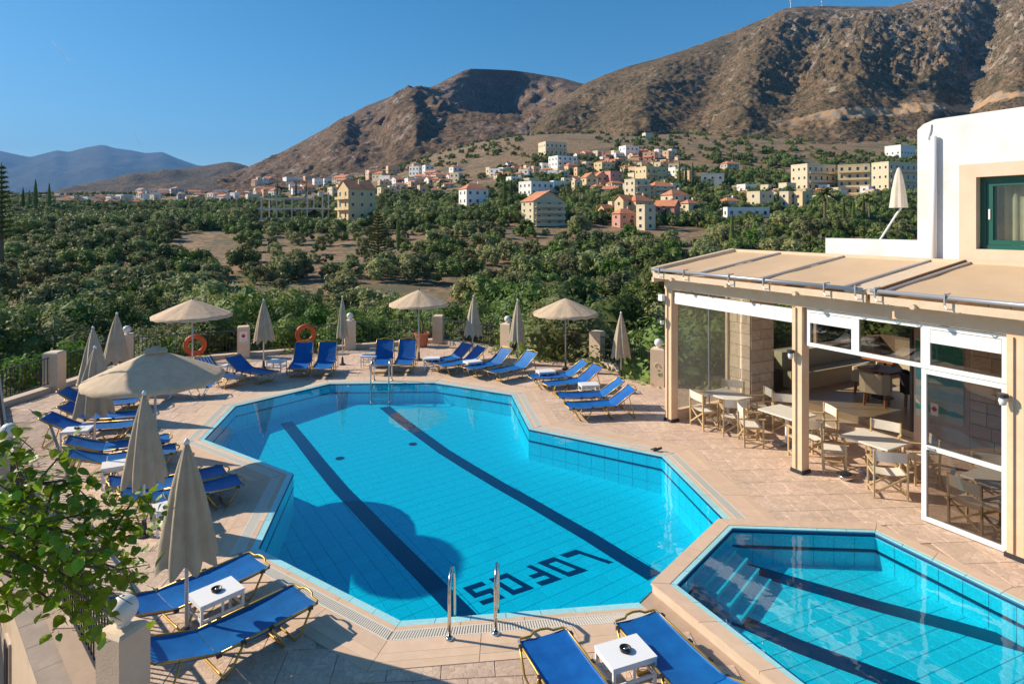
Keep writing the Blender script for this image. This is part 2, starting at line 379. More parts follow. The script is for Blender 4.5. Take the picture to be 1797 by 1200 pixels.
ms=[(380,312),(420,302),(440,292),(500,264),(570,226),(640,187),(700,164),(730,154),(755,153),(770,147),(790,136),(812,125),(825,121),(860,122),(900,124),(930,128),(985,137),(1025,148),(1100,160),(1300,190)]
def mpush(px,t):
    px+=26*noise.noise(Vector((px*.02,t*5,2)))+10*noise.noise(Vector((px*.06,t*16,5)))
    return 520*math.exp(-((px-880)/75)**2)*sst(.15,.6,t)-170*math.exp(-((px-715)/50)**2)-110*math.exp(-((px-590)/45)**2)+90*math.exp(-((px-655)/25)**2)
M_mid=mountain_mat('mid mountain ground',(.215,.125,.075),(.165,.10,.065),(.055,.050,.032),(.34,.28,.24),1.1,.55)
mountain('middle_mountain',ms,2000,lambda p:850,lambda p:interp(p,[(380,45),(600,60),(800,100),(1300,130)]),M_mid,380,1300,380,190,30,.006,mpush,rough=8)
rs=[(700,306),(760,296),(790,285),(830,268),(880,247),(930,217),(985,177),(1010,158),(1025,147),(1060,132),(1100,117),(1150,104),(1200,88),(1250,70),(1290,54),(1340,33),(1375,16),(1400,12),(1440,11),(1500,12),(1560,12),(1600,2),(1650,-18),(1720,-45),(1797,-60),(1900,-80),(2300,-100)]
def rpush(px,t):
    v=0
    for c,wd,a in ((1000,30,-60),(1090,35,70),(1180,40,-70),(1290,45,80),(1370,40,-60),(1450,40,80),(1560,60,-110),(1770,45,190),(1860,60,-60)):
        v+=a*math.exp(-((px+(1-t)*90-c)/wd)**2)
    return v*.5
def r_yc(px): return interp(px,[(700,700),(790,800),(1025,1250),(1400,1400),(2300,1500)])
def add_cut(m):
    n=m.node_tree.nodes; l=m.node_tree.links; b=n['Principled BSDF']; src=b.inputs['Base Color'].links[0].from_socket
    gm=n.new('ShaderNodeNewGeometry'); sp_=n.new('ShaderNodeSeparateXYZ'); l.new(gm.outputs['Position'],sp_.inputs[0])
    nz=n.new('ShaderNodeTexNoise'); nz.inputs['Scale'].default_value=.03; nz.inputs['Detail'].default_value=6; l.new(gm.outputs['Position'],nz.inputs['Vector'])
    def mth(op,a,b_):
        q=n.new('ShaderNodeMath'); q.operation=op
        for i,v in enumerate((a,b_)):
            if v is None: continue
            if isinstance(v,(int,float)): q.inputs[i].default_value=v
            else: l.new(v,q.inputs[i])
        return q.outputs[0]
    e=mth('SUBTRACT',sp_.outputs[2],mth('ADD',mth('MULTIPLY',sp_.outputs[0],.152),61)); e=mth('ADD',e,mth('MULTIPLY',mth('SUBTRACT',nz.outputs['Fac'],.5),26)); e=mth('ABSOLUTE',e,None)
    k=n.new('ShaderNodeMapRange'); k.inputs[1].default_value=7; k.inputs[2].default_value=4.5; l.new(e,k.inputs[0])
    kx=n.new('ShaderNodeMapRange'); kx.inputs[1].default_value=250; kx.inputs[2].default_value=330; l.new(sp_.outputs[0],kx.inputs[0])
    n2=n.new('ShaderNodeTexNoise'); n2.inputs['Scale'].default_value=.09; n2.inputs['Detail'].default_value=8; l.new(gm.outputs['Position'],n2.inputs['Vector'])
    rp=n.new('ShaderNodeValToRGB'); rp.color_ramp.elements[0].position=.4; rp.color_ramp.elements[1].position=.6; rp.color_ramp.elements[0].color=(.30,.25,.20,1); rp.color_ramp.elements[1].color=(.52,.30,.14,1); l.new(n2.outputs['Fac'],rp.inputs['Fac'])
    f=mth('MULTIPLY',k.outputs[0],kx.outputs[0]); mx=n.new('ShaderNodeMix'); mx.data_type='RGBA'; l.new(f,mx.inputs[0]); l.new(src,mx.inputs[6]); l.new(rp.outputs[0],mx.inputs[7]); l.new(mx.outputs[2],b.inputs['Base Color'])
M_rt=mountain_mat('right mountain ground',(.225,.14,.085),(.155,.105,.066),(.050,.050,.024),(.34,.28,.225),1.6,.565)
mountain('right_mountain',rs,r_yc,lambda p:500,lambda p:interp(p,[(700,20),(800,28),(900,46),(1300,60),(2300,62)]),(add_cut(M_rt),M_rt)[1],700,2300,560,230,17,.010,rpush,rough=6,prof=1.15,crag=lambda px,t:26*sst(1230,1420,px)*sst(.25,.4,t)*(1-sst(.85,1,t)))

# ------------------------------------------------------------------ pools and terrace
PX=[(578,673.6),(762,672),(897,693),(928,753),(1161,801),(1272,912),(1121,1057),(703,1089),(453,962.5),(514,830.6),(358,771),(413,712.6)]
POOL=[P(x,y).to_2d() for x,y in PX]
iF=5
def n_of(a,b): d=(b-a).normalized(); return Vector((-d.y,d.x))
def offset(poly,d,closed=True):
    out=[];n=len(poly)
    for i in range(n):
        n1=n_of(poly[i-1],poly[i]); n2=n_of(poly[i],poly[(i+1)%n]); m=(n1+n2); m/= (1+n1.dot(n2)); out.append(poly[i]+m*d)
    return out
a_=P(1285,926,.12).to_2d(); b_=P(1535,934,.12).to_2d(); c_=P(1797,1061,.12).to_2d(); d_=P(1187,1026,.12).to_2d(); e_=P(1409,1198,.12).to_2d()
c2=b_+(c_-b_).normalized()*6.2; e2=d_+(e_-d_).normalized()*5.2
SMALL=[a_,b_,c2,e2,d_]           # clockwise like POOL
SC=offset(SMALL,.29)
A_=-1.29; B_=.0364
def fz(X,Y): return A_+B_*Y
def PF(x,y,up=0):                 # pixel -> main pool floor
    k=(y-390)/1100; Y=(5-A_)/(k+B_); return Vector(((x-898)/1100*Y,Y,A_+B_*Y+up))
DECK=[Vector(p) for p in ((-3.83,5.88),(-1.6,3.5),(6.5,.6),(16,3),(16,16),(9.5,20.2),(4.7,19.45),(3.02,22.3),(-.17,24.1),(-3.15,26.2),(-6.47,24.9),(-9.95,23.4),(-13.4,21.8),(-13.9,16.9),(-9.05,11.03))]
def sheet_with_holes(name,outer,holes,z,m,**kw):
    polys=[[Vector((p.x,p.y,0)) for p in outer]]+[[Vector((p.x,p.y,0)) for p in h] for h in holes]
    tri=tessellate_polygon(polys); vs=[(v.x,v.y,z) for pl in polys for v in pl]
    fs=[]
    for t in tri:
        a,b,c=[Vector(vs[i]) for i in t]; fs.append(tuple(t) if (b-a).cross(c-a).z>0 else (t[0],t[2],t[1]))
    b=MB(); b.add(vs,fs); return b.build(name,m,**kw)
deck=sheet_with_holes('terrace_floor',DECK,[POOL,SMALL],-.012,M_grout,kind='structure')
# slabs
cells=[]; ang=R(4); q=Matrix.Rotation(ang,2); S=.6
for i in range(-30,34):
    for j in range(0,50):
        c0=q@Vector(((i+(.5 if j%2 else 0))*S,j*S))
        cs=[c0+q@Vector((dx*S,dy*S)) for dx in(-.5,.5) for dy in(-.5,.5)]
        if not all(inside(p,DECK) for p in cs): continue
        if min(polyd(p,POOL) for p in cs+[c0])<.12 or min(polyd(p,SMALL) for p in cs+[c0])<.02: continue
        if any(polyd(v,[cs[0],cs[1],cs[3],cs[2]])<.1 for v in POOL+SMALL): continue
        if abs(c0.x)>.9*c0.y+1: continue
        cells.append(c0)
cells.sort(key=lambda c:c.length)
def slab_verts(c,dz=0,S=S,g=.004,th=.012,ch=.004):
    vs=[];h=S/2-g
    for hh,z in ((h,-th),(h,-ch),(h-ch,0)):
        for sx,sy in((-1,-1),(1,-1),(1,1),(-1,1)):
            p=q@Vector((sx*hh,sy*hh)); vs.append((c[0]+p.x,c[1]+p.y,z+dz))
    fs=[(8,9,10,11)]
    for k in (0,4):
        for i in range(4): fs.append((k+i,k+(i+1)%4,k+4+(i+1)%4,k+4+i))
    return vs,fs
b=MB(); b.add(*slab_verts((0,0))); slab_me=b.mesh('paving_slab',M_pave)
b=MB()
for k,c in enumerate(cells):
    if k<298: ob('paving_slab',slab_me,deck,(c.x,c.y,random.uniform(-.001,.001)))
    else: b.add(*slab_verts(c,random.uniform(-.001,.001)))
b.build('paving_slabs',M_pave,deck,kind='stuff')
# bands round the main pool
def band(poly,d0,d1,z,L,name,m,parent,skip=(),th=.02,gap=.004,rnd=0,one=False,closed=True):
    A=offset(poly,d0); Bp=offset(poly,d1); n=len(poly); mb=MB(); cnt=0
    for i in range(n):
        if i in skip: continue
        a0,a1,b0,b1=A[i],A[(i+1)%n],Bp[i],Bp[(i+1)%n]; k=max(1,round((a1-a0).length/L))
        for s in range(k):
            ga=gap/max((a1-a0).length,.01)
            t0=s/k+ga/2; t1=(s+1)/k-ga/2
            pa=a0.lerp(a1,t0);pb=a0.lerp(a1,t1);pc=b0.lerp(b1,t1);pd=b0.lerp(b1,t0)
            c=(pa+pb+pc+pd)/4; dz=random.uniform(-rnd,rnd); sh=[ (p-c)*(1-gap/2/max((p-c).length,.01)) for p in (pa,pb,pc,pd)]
            if one: mb.prism([c+p for p in sh],z-th+dz,z+dz)
            else: MB().prism([Vector((p.x,p.y)) for p in sh],-th,0).build(name,m,parent,loc=(c.x,c.y,z+dz))
            cnt+=1
    if one: mb.build(name,m,parent,kind='stuff')
coping=deck
band(POOL,.0,.11,.004,.45,'rim_tile',M_rim,deck,skip=(iF,),rnd=.0005)
band(POOL,.112,.195,.008,.9,'coping_strip',M_strip,deck,skip=(iF,))
band(POOL,.37,.59,.008,1.1,'paving_plank',M_strip,deck,skip=(iF,),rnd=.0006)
band(POOL,.592,.73,.008,1.1,'paving_plank',M_strip,deck,skip=(iF,),rnd=.0006)
band(POOL,.732,.86,.008,1.1,'paving_plank',M_strip,deck,skip=(iF,),rnd=.0006)
# grating: rails and cross bars
A=offset(POOL,.20); Bp=offset(POOL,.365)
for i in range(len(POOL)):
    if i==iF: continue
    a0,a1,b0,b1=A[i],A[(i+1)%12],Bp[i],Bp[(i+1)%12]; L=(a1-a0).length; k=int(L/.032); g=MB()
    v=lambda p,z:(p.x,p.y,z)
    g.add([v(a0,.0015),v(a1,.0015),v(b1,.0015),v(b0,.0015)],[(0,1,2,3)]); g.m=[1]; g.mi=0
    g.bar(v(a0,.006),v(a1,.006),.014,.008); g.bar(v(b0,.006),v(b1,.006),.014,.008)
    for s in range(1,k):
        t=s/k; g.bar(v(a0.lerp(a1,t),.006),v(b0.lerp(b1,t),.006),.019,.007)
    g.build('drain_grating',[M_grate,M_grout],deck,kind='stuff')
# pool shell: walls + floor
def pool_walls(poly,ztop,zb,m,name,parent,band_z,skip=()):
    g=MB(); n=len(poly); t=MB(); nv=MB()
    for i in range(n):
        if i in skip: continue
        a,b=poly[i],poly[(i+1)%n]; za,zb2=zb(a.x,a.y),zb(b.x,b.y)
        g.add([(a.x,a.y,ztop),(b.x,b.y,ztop),(b.x,b.y,zb2-.05),(a.x,a.y,za-.05)],[(0,1,2,3)])
        nn=-n_of(a,b); L=(b-a).length; k=max(1,round(L/.33))
        for s in range(k):
            for r in range(4):
                p0=a.lerp(b,s/k+.004/L);p1=a.lerp(b,(s+1)/k-.004/L)
                z1=ztop-.03-r*.28; z0=z1-.272
                if z0<min(za,zb2)-.3: continue
                pts=[(p.x+nn.x*o,p.y+nn.y*o,z) for o in(.001,.007) for p,z in((p0,z0),(p1,z0),(p1,z1),(p0,z1))]
                t.add(pts,[(4,5,6,7),(0,1,5,4),(1,2,6,5),(2,3,7,6),(3,0,4,7)])
        for bz,h in band_z:
            p0,p1=a,b; pts=[(p.x+nn.x*o,p.y+nn.y*o,z) for o in(.0,.012) for p,z in((p0,bz-h),(p1,bz-h),(p1,bz),(p0,bz))]
            nv.add(pts,[(4,5,6,7),(0,1,5,4),(2,3,7,6)])
    w_=g.build(name,M_groutB,parent,kind='structure'); t.build('wall_tiles',m,w_,kind='stuff'); nv.build('waterline_band',M_navy,w_)
    return w_
pf=sheet_with_holes('pool_floor',offset(POOL,.02),[],0,M_groutB,kind='structure')
for v in pf.data.vertices: v.co.z=fz(v.co.x,v.co.y)-.006
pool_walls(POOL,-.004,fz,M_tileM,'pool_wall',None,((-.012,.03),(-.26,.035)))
lane_a=math.atan2(-9.1,6.15); ca,sa=math.cos(lane_a),math.sin(lane_a)
def tiles(poly,S,ang,zf,m,name,parent,maxn,g=.006,tilt=0):
    ux=Vector((math.cos(ang),math.sin(ang))); uy=Vector((-ux.y,ux.x)); o=poly[0]; L=[]
    for i in range(-60,60):
        for j in range(-60,60):
            c=o+ux*(i*S)+uy*(j*S)
            if polyd(c,poly)<S*.72: L.append(c)
    L.sort(key=lambda c:c.length)
    h=S/2-g/2; b=MB(); base=[]
    for hh,z in((h,-.008),(h-.003,0)):
        for sx,sy in((-1,-1),(1,-1),(1,1),(-1,1)):
            p=ux*sx*hh+uy*sy*hh; base.append((p.x,p.y,z+p.y*tilt))
    F=[(4,5,6,7),(0,1,5,4),(1,2,6,5),(2,3,7,6),(3,0,4,7)]
    b.add(base,F); me=b.mesh(name,m); st=MB()
    for k,c in enumerate(L):
        z=zf(c.x,c.y)
        if k<maxn: ob(name,me,parent,(c.x,c.y,z))
        else: st.add([(c.x+v[0],c.y+v[1],z+v[2]) for v in base],F)
    if st.v: st.build(name+'s',m,parent,kind='stuff')
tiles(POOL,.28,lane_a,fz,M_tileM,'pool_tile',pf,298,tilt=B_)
# lanes and letters on the floor
def lane(pts,wd,name,parent,fn,wd1=None):
    ps=[fn(x,y,.003) for x,y in pts]; b=MB(); n=len(ps); L=[];Rr=[]
    for i,p in enumerate(ps):
        d=(ps[min(i+1,n-1)]-ps[max(i-1,0)]); d.z=0; d.normalize(); s=Vector((-d.y,d.x,0)); wv=wd if wd1 is None else wd+(wd1-wd)*i/(n-1)
        L.append(p+s*wv/2); Rr.append(p-s*wv/2)
    for i in range(n-1):
        top=[L[i],Rr[i],Rr[i+1],L[i+1]]; b.add([v for v in top]+[v-Vector((0,0,.006)) for v in top],[(0,1,2,3),(0,4,5,1),(2,6,7,3),(1,5,6,2),(3,7,4,0)])
    return b.build(name,M_navy,parent)
lane([(503,741),(530,774),(561,813),(601,860),(646,905),(684,944),(720,980),(750,1010),(783,1043),(835,1096)],.36,'lane_line',pf,PF,.42)
lane([(675,714),(705,738),(741,764),(780,792),(826,820),(877,850),(931.5,880),(985,911),(1037,941),(1090,974),(1150,1010)],.34,'lane_line',pf,PF,.40)
Q00=PF(1010,964);Q10=PF(812,1031);Q01=PF(1076,986);Q11=PF(848,1061)
def txt(u,v,up): return (Q00*(1-u)*(1-v)+Q10*u*(1-v)+Q01*(1-u)*v+Q11*u*v)+Vector((0,0,up))
GL={'L':[(0,0,.27,1),(.27,0,1,.22)],'O':[(0,0,.27,1),(.73,0,1,1),(.27,0,.73,.2),(.27,.8,.73,1)],'F':[(0,0,.27,1),(.27,.8,1,1),(.27,.42,.82,.61)],
    'S':[(0,.8,1,1),(0,.4,.27,.8),(.27,.4,1,.6),(.73,.2,1,.4),(0,0,1,.2)]}
for k,ch in enumerate('LOFOS'):
    u0=k*.212; b=MB()
    for (x0,y0,x1,y1) in GL[ch]:
        t=[txt(u0+x*.155,y,.004) for x,y in((x0,y0),(x1,y0),(x1,y1),(x0,y1))]
        b.add(t+[v-Vector((0,0,.008)) for v in t],[(0,3,2,1),(0,1,5,4),(1,2,6,5),(2,3,7,6),(3,0,4,7)])
    b.build('mosaic_letter',M_navy,pf)
wt=sheet_with_holes('pool_water',offset(POOL,-.002),[],-.016,M_water,kind='structure')
# floor drain discs
for x,y in((596,804),(724,779)):
    p=PF(x,y,.004); MB().lathe([(0,.004),(.10,.004),(.11,0)],16).build('floor_drain',M_navy,pf,loc=p)
# small pool
SD=lambda X,Y:-.42
spf=sheet_with_holes('small_pool_floor',offset(SMALL,.02),[],-.426,M_groutB,kind='structure')
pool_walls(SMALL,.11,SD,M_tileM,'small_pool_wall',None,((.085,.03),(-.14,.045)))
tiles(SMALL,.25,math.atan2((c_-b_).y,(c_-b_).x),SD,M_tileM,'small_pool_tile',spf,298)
def PS(x,y,up=0): v=P(x,y,-.42); v.z+=up; return v
lane([(1262,982),(1400,1023),(1540,1063),(1680,1100),(1830,1143),(1990,1190)],.30,'lane_line',spf,PS)
lane([(1290,1085),(1400,1133),(1500,1170),(1640,1222)],.30,'lane_line',spf,PS)
sheet_with_holes('small_pool_water',offset(SMALL,-.002),[],.075,M_water2,kind='structure')
# raised coping of the small pool: top pieces, rim tiles, outer face
sp=thing('pool_coping','raised beige coping around the small side pool with pale blue rim tiles','coping',(0,0,0))
band(SMALL,.0,.075,.124,.45,'rim_tile',M_rim,sp,th=.015)
band(SMALL,.077,.29,.13,.95,'coping_stone',M_strip,sp,th=.03,rnd=.0006)
g=MB(); O2=offset(SMALL,.27); I2=offset(SMALL,.012)
for i in range(5):
    a,b2=O2[i],O2[(i+1)%5]; c3,d3=I2[i],I2[(i+1)%5]
    g.add([(a.x,a.y,-1.2 if i in(4,) else -.01),(b2.x,b2.y,-1.2 if i in(4,) else -.01),(b2.x,b2.y,.1),(a.x,a.y,.1)],[(0,3,2,1)])
g.build('coping_face',M_kerb,sp)
# pool-side wall below the coping between the two pools
a,b2=POOL[iF],POOL[iF+1]; nn=-n_of(a,b2)
g=MB(); g.add([(a.x,a.y,.0),(b2.x,b2.y,.0),(b2.x,b2.y,-1.05),(a.x,a.y,-1.0)],[(0,1,2,3)])
g.build('dividing_wall_face',M_rim,sp)
# steps of the small pool along the a-d edge
st=thing('pool_steps','pale tiled steps descending into the shallow side pool under water','steps')
dr=(d_-a_).normalized(); nr=n_of(d_,a_)*-1
for k in range(4):
    g=MB(); p0=a_+dr*.30; p1=a_+dr*1.5; w0=.17*(4-k)
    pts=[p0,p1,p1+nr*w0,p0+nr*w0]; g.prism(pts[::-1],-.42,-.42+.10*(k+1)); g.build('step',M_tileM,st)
    g=MB(); e0=p0+nr*(w0-.0);e1=p1+nr*(w0-.0); z=-.42+.10*(k+1); g.bar((e0.x,e0.y,z),(e1.x,e1.y,z),.035,.012); g.build('step_edge',M_rim,st)
# kerb round the terrace, pillars, railings
def kerb(pts,name='kerb',h=.16,wd=.3):
    g=MB()
    for a,b in zip(pts,pts[1:]): g.bar((a[0],a[1],h/2-.02),(b[0],b[1],h/2-.02),wd,h)
    return g
kp=[DECK[i] for i in (5,6,7,8,9,10,11,12,13,14)]
kerb(kp).build('kerb',M_kerb,None,kind='structure')
g=MB()
lip=[DECK[i] for i in range(15)]; lo=offset(lip[::-1],.16)[::-1]
for i in range(15):
    a,b2=lo[i],lo[(i+1)%15]; low=-2.3 if i in (14,0,1) else -9
    if i in(14,): continue
    g.add([(a.x,a.y,-.012),(b2.x,b2.y,-.012),(b2.x,b2.y,low),(a.x,a.y,low)],[(0,1,2,3)])
g.build('retaining_wall',M_cream,None,kind='structure')
pil_me={}
def pillar(x,y,rz,label,globe=False,h=1.12,w_=.42,base=0.12,extra=None):
    t=thing('fence_pillar',label,'pillar',(x,y,0),rz,'cream pillars of the terrace fence')
    if 's' not in pil_me:
        g=MB(); c=.03
        for z0,z1,a0,a1 in((-.05,h,w_,w_),(h,h+.03,w_,w_-.07)):
            vs=[(sx*a/2,sy*a/2,z) for a,z in((a0,z0),(a1,z1)) for sx,sy in((-1,-1),(1,-1),(1,1),(-1,1))]
            g.add(vs,[(0,1,5,4),(1,2,6,5),(2,3,7,6),(3,0,4,7),(4,5,6,7)])
        pil_me['s']=g.mesh('shaft',M_creamP)
        g=MB(); pr=[(.001,.0),(.06,.0),(.065,.03)]+[(.125*math.sin(a)+.003,.155-.125*math.cos(a)) for a in [R(d) for d in range(25,181,15)]]
        g.lathe(pr,20); pil_me['g']=g.mesh('globe_lamp',M_globe,True)
    sh_=ob('shaft',pil_me['s'],t)
    if y<12: sh_.scale=(.76,.76,1)
    if globe: ob('globe_lamp',pil_me['g'],t,(0,0,h+.03))
    return t
PIL=[(-3.72,6.0,R(-22),'nearest cream pillar with white globe, at the lower left by the broad-leaved tree',1),
 (-8.95,11.15,R(-44),'cream pillar with white globe at the left edge above the leafy branches',1),
 (-13.65,18.7,R(5),'leftmost plain cream pillar of the terrace fence without a globe',0),
 (-13.3,21.65,R(25),'cream fence pillar with globe behind the closed parasols on the left',1),
 (-9.95,23.25,R(20),'cream fence pillar carrying a small white notice with red symbol',0),
 (-6.40,24.75,R(20),'cream fence pillar with globe just right of a thin closed parasol',1),
 (-3.05,26.0,R(-5),'plain cream fence pillar beside the potted plant at the far end',0),
 (-.17,23.96,R(-30),'cream fence pillar with globe behind the slim closed parasol right of centre',1),
 (3.02,22.2,R(-35),'plain cream fence pillar right of the widest open parasol',0),
 (4.5,19.25,R(-25),'shaded cream fence pillar with globe and carved relief next to the pergola',1)]
for p in PIL:
    t=pillar(p[0],p[1],p[2],p[3],p[4])
    if 'notice' in p[3]:
        g=MB(); g.box((.0,-.213,.80),(.26,.004,.36)); n=g.build('notice',M_wht,t)
        g=MB(); g.lathe([(0,0),(.07,0),(.07,.002),(0,.002)],16); o=g.build('red_symbol',mat('notice red',(.55,.03,.03),.5),n); o.location=(0,-.216,.82); o.rotation_euler=(R(90),0,0)
        g=MB(); 
        for z in(.69,.66): g.box((0,-.2165,z),(.18,.002,.012))
        g.build('print_line',M_alum,n)
    if 'relief' in p[3]:
        g=MB(); g.tube([(.07*math.cos(a),-.215,.62+.09*math.sin(a)) for a in [R(d) for d in range(-10,191,20)]],.014,6); g.build('relief',M_kerb,t)
def fence(a,b,label,fine=False,h=1.0):
    a=Vector(a);b=Vector(b); d=b-a; L=d.length; rz=math.atan2(d.y,d.x)
    t=thing('fence_railing',label,'railing',(a.x,a.y,0),rz,'dark iron railings between the pillars')
    for z in(.24,h): MB().bar((.2,0,z),(L-.2,0,z),.04,.025).build('rail',M_dark,t)
    n=int(L/.115); bm=MB().bar((0,0,.25),(0,0,h-.012),.016).mesh('baluster',M_dark)
    if fine:
        for k in range(1,n): ob('baluster',bm,t,(k*L/n,0,0))
    else:
        g=MB()
        for k in range(1,n): g.bar((k*L/n,0,.25),(k*L/n,0,h-.012),.016)
        g.build('balusters',M_dark,t,kind='stuff')
    return t
FL=['black iron railing running down from the nearest globe pillar beside the leaves','black iron railing at the left between the globe pillar and the plain pillar','short iron railing on the left side near the closed parasols','iron railing with an orange life ring left of the notice pillar',
 'iron railing with the second life ring, right of the notice pillar','iron railing left of the potted plant','iron railing between the potted plant pillar and the slim closed parasol','iron railing under the widest open parasol','iron railing next to the pergola corner']
for k,(p0,p1) in enumerate(zip(PIL,PIL[1:])):
    if k==1:
        fence(p0[:2],(-13.85,16.9),FL[1]); fence((-13.85,16.9),p1[:2],'short iron railing before the leftmost plain pillar')
    else: fence(p0[:2],p1[:2],FL[k],fine=(k==0))
# lower yard at the left: ledge and wall below the railing
M_ledge=mat('ledge stone',(.30,.235,.19),.85,(.38,.30,.24),4,rand=.08)
led=thing('terrace_ledge','ledge of pale stone slabs outside the near railing above the beige wall','ledge')
A0=Vector((-3.83,5.88));B0=Vector((-9.05,11.03)); dd=(B0-A0); LL=dd.length; dd.normalize(); no=Vector((-dd.y,dd.x)); no = no if no.y<0 else -no
A1=A0-dd*3.5
k=20; Lt=LL+3.5
for i in range(k):
    p0=A1+dd*(Lt*i/k+.004)+no*-.02; p1=A1+dd*(Lt*(i+1)/k-.004)+no*-.02; q0=p1+no*.27; q1=p0+no*.27
    MB().prism([p0,p1,q0,q1],-.10,-.05+random.uniform(-.002,.002)).build('ledge_slab',M_ledge,led)
wl=thing('lower_wall','beige rendered wall with narrow dark window below the near railing','wall')
MB().add([tuple((A1+no*.24))+(-.1,),tuple((B0+no*.24))+(-.1,),tuple((B0+no*.24))+(-2.3,),tuple((A1+no*.24))+(-2.3,)],[(0,1,2,3)]).build('wall_face',M_cream,wl)
wa=math.atan2(dd.y,dd.x)
for f in (3.9,6.6):
    c=A0+dd*(f)+no*.245; g=MB(); g.box((c.x,c.y,-1.15),(.34,.05,1.1),wa); g.mi=1; g.box((c.x+no.x*.02,c.y+no.y*.02,-1.15),(.26,.04,1.0),wa); g.build('narrow_window',[M_kerb,M_black],wl)
c=A0+dd*6.05+no*1.3
g=MB(); g.box((c.x-1.0,c.y-.2+.9,-1.1),(1.6,1.4,2.2),wa); g.build('projecting_block',M_cream,wl)
g=MB(); g.box((-9,6,-2.3),(14,12,.1)); g.build('yard_floor',mat('yard paving',(.34,.21,.15),.85,(.42,.27,.20),2),None,kind='structure')

# ------------------------------------------------------------------ pergola restaurant (local x along the facade, y inwards)
FA=math.atan2(-.877,.48); FO=(4.02,15.8,0); FM=Matrix.Translation(FO)@Matrix.Rotation(FA,4,'Z')
def FP(t,w,z=0): return FM@Vector((t,w,z))
pg=thing('pergola','long cream timber pergola with beige canvas awning roof beside the pool','pergola',FO,FA)
POSTS=[.0,3.68,7.36,11.0]
for t in POSTS:
    p=MB().box((0,0,1.66),(.22,.22,3.32)).build('post',M_wood,pg,loc=(t,0,0))
    MB().box((0,0,.035),(.27,.27,.07)).build('post_foot',M_dark,p)
    MB().bar((-.03,-.125,.1),(-.03,-.125,3.3),.035).build('cable_conduit',M_wood,p)
MB().bb(-.15,11.3,-.10,.12,3.322,3.60).build('front_beam',M_wood,pg)
MB().bb(-.13,.07,.123,2.4,3.35,3.60).build('side_beam',M_wood,pg)
def ra(y): return 3.72+(y+.55)*.145     # roof height line
# rafters with pointed noses
rx=[.35+i*.9 for i in range(13)]
for x in rx:
    g=MB(); pr=[(-.36,3.62),(-.30,3.56),(-.18,3.602),(2.4,ra(2.4)-.14),(2.4,ra(2.4)-.03),(-.36,3.70)]
    vs=[(sx,y,z) for sx in(-.05,.05) for y,z in pr]; n=6
    g.add(vs,[tuple(range(n-1,-1,-1)),tuple(range(n,2*n))]+[(i,(i+1)%n,(i+1)%n+n,i+n) for i in range(n)])
    g.build('rafter',M_wood,pg,loc=(x,0,0))
# fascia boards in two lengths, gutter tube, clamps
for x0,x1 in((-.22,5.28),(5.36,11.4)):
    MB().bb(x0,x1,-.42,-.37,3.60,3.73).build('fascia_board',M_tan,pg)
MB().bb(-.24,-.16,-.44,2.5,3.50,3.62).build('barge_board',M_tan,pg)
g=MB(); g.bar((-.2,-.42,ra(-.42)+.05),(-.2,2.45,ra(2.45)+.06),.14,.14); g.build('side_awning_rail',M_tan,pg)
g=MB(); g.bar((-.2,2.45,ra(2.45)+.05),(11.4,2.45,ra(2.45)+.05),.10,.12); g.build('rear_awning_rail',M_tan,pg)
for x0,x1 in((-.2,5.25),(5.4,11.4)):
    MB().tube([(x0,-.47,3.82),(x1,-.47,3.82)],.035,10).build('roller_tube',M_alum,pg,smooth=True)
for x in (.1,.95,2.3,3.2,4.55,5.15,5.5,6.6,8.0,9.4):
    g=MB(); g.bar((x,-.50,3.87),(x,-.36,3.88),.03,.02); g.bar((x,-.515,3.89),(x,-.515,3.70),.022); g.tube([(x,-.515,3.70),(x+.04,-.53,3.65),(x+.13,-.48,3.65)],.010,6); g.build('awning_clamp',M_alum,pg)
for x in (.5,2.2,3.9,6.1,7.8,9.5):
    g=MB(); g.tube([(0,-.42,3.62),(0,-.50,3.62)],.045,10); g.build('rafter_end_lamp',M_tan,pg,loc=(x,0,0))
# fabric panels with slight sag
def panel(x0,x1,name='awning_panel'):
    g=MB(); nx,ny=10,14; y0,y1=-.43,2.40; vs=[]
    for i in range(nx+1):
        for j in range(ny+1):
            x=x0+(x1-x0)*i/nx;y=y0+(y1-y0)*j/ny; u=i/nx;v=j/ny
            sag=-.06*math.sin(math.pi*u)*math.sin(math.pi*v)+.012*noise.noise(Vector((x*2,y*1.4,0)))
            vs.append((x,y,ra(y)+.05+sag))
    g.add(vs,[(i*(ny+1)+j,(i+1)*(ny+1)+j,(i+1)*(ny+1)+j+1,i*(ny+1)+j+1) for i in range(nx) for j in range(ny)])
    o=g.build(name,M_fab,pg,smooth=True)
cuts=[-.12,1.30,3.0,4.85]
for a,c in zip(cuts,cuts[1:]): panel(a+.03,c-.03)
panel(5.62,8.2);panel(8.26,11.3)
for x in cuts[1:]+[5.58,8.23]:
    MB().bar((x,-.46,ra(-.46)+.075),(x,2.42,ra(2.42)+.075),.05,.035).build('awning_bar',M_alum,pg)
MB().bar((5.2,-.43,ra(-.43)+.03),(5.2,2.42,ra(2.42)+.03),.62,.05).build('roof_divider',M_tan,pg)
MB().bar((5.50,-.43,ra(-.43)+.09),(5.50,2.42,ra(2.42)+.09),.03,.07).build('divider_edge',mat('rusty edge',(.30,.15,.07),.8),pg)
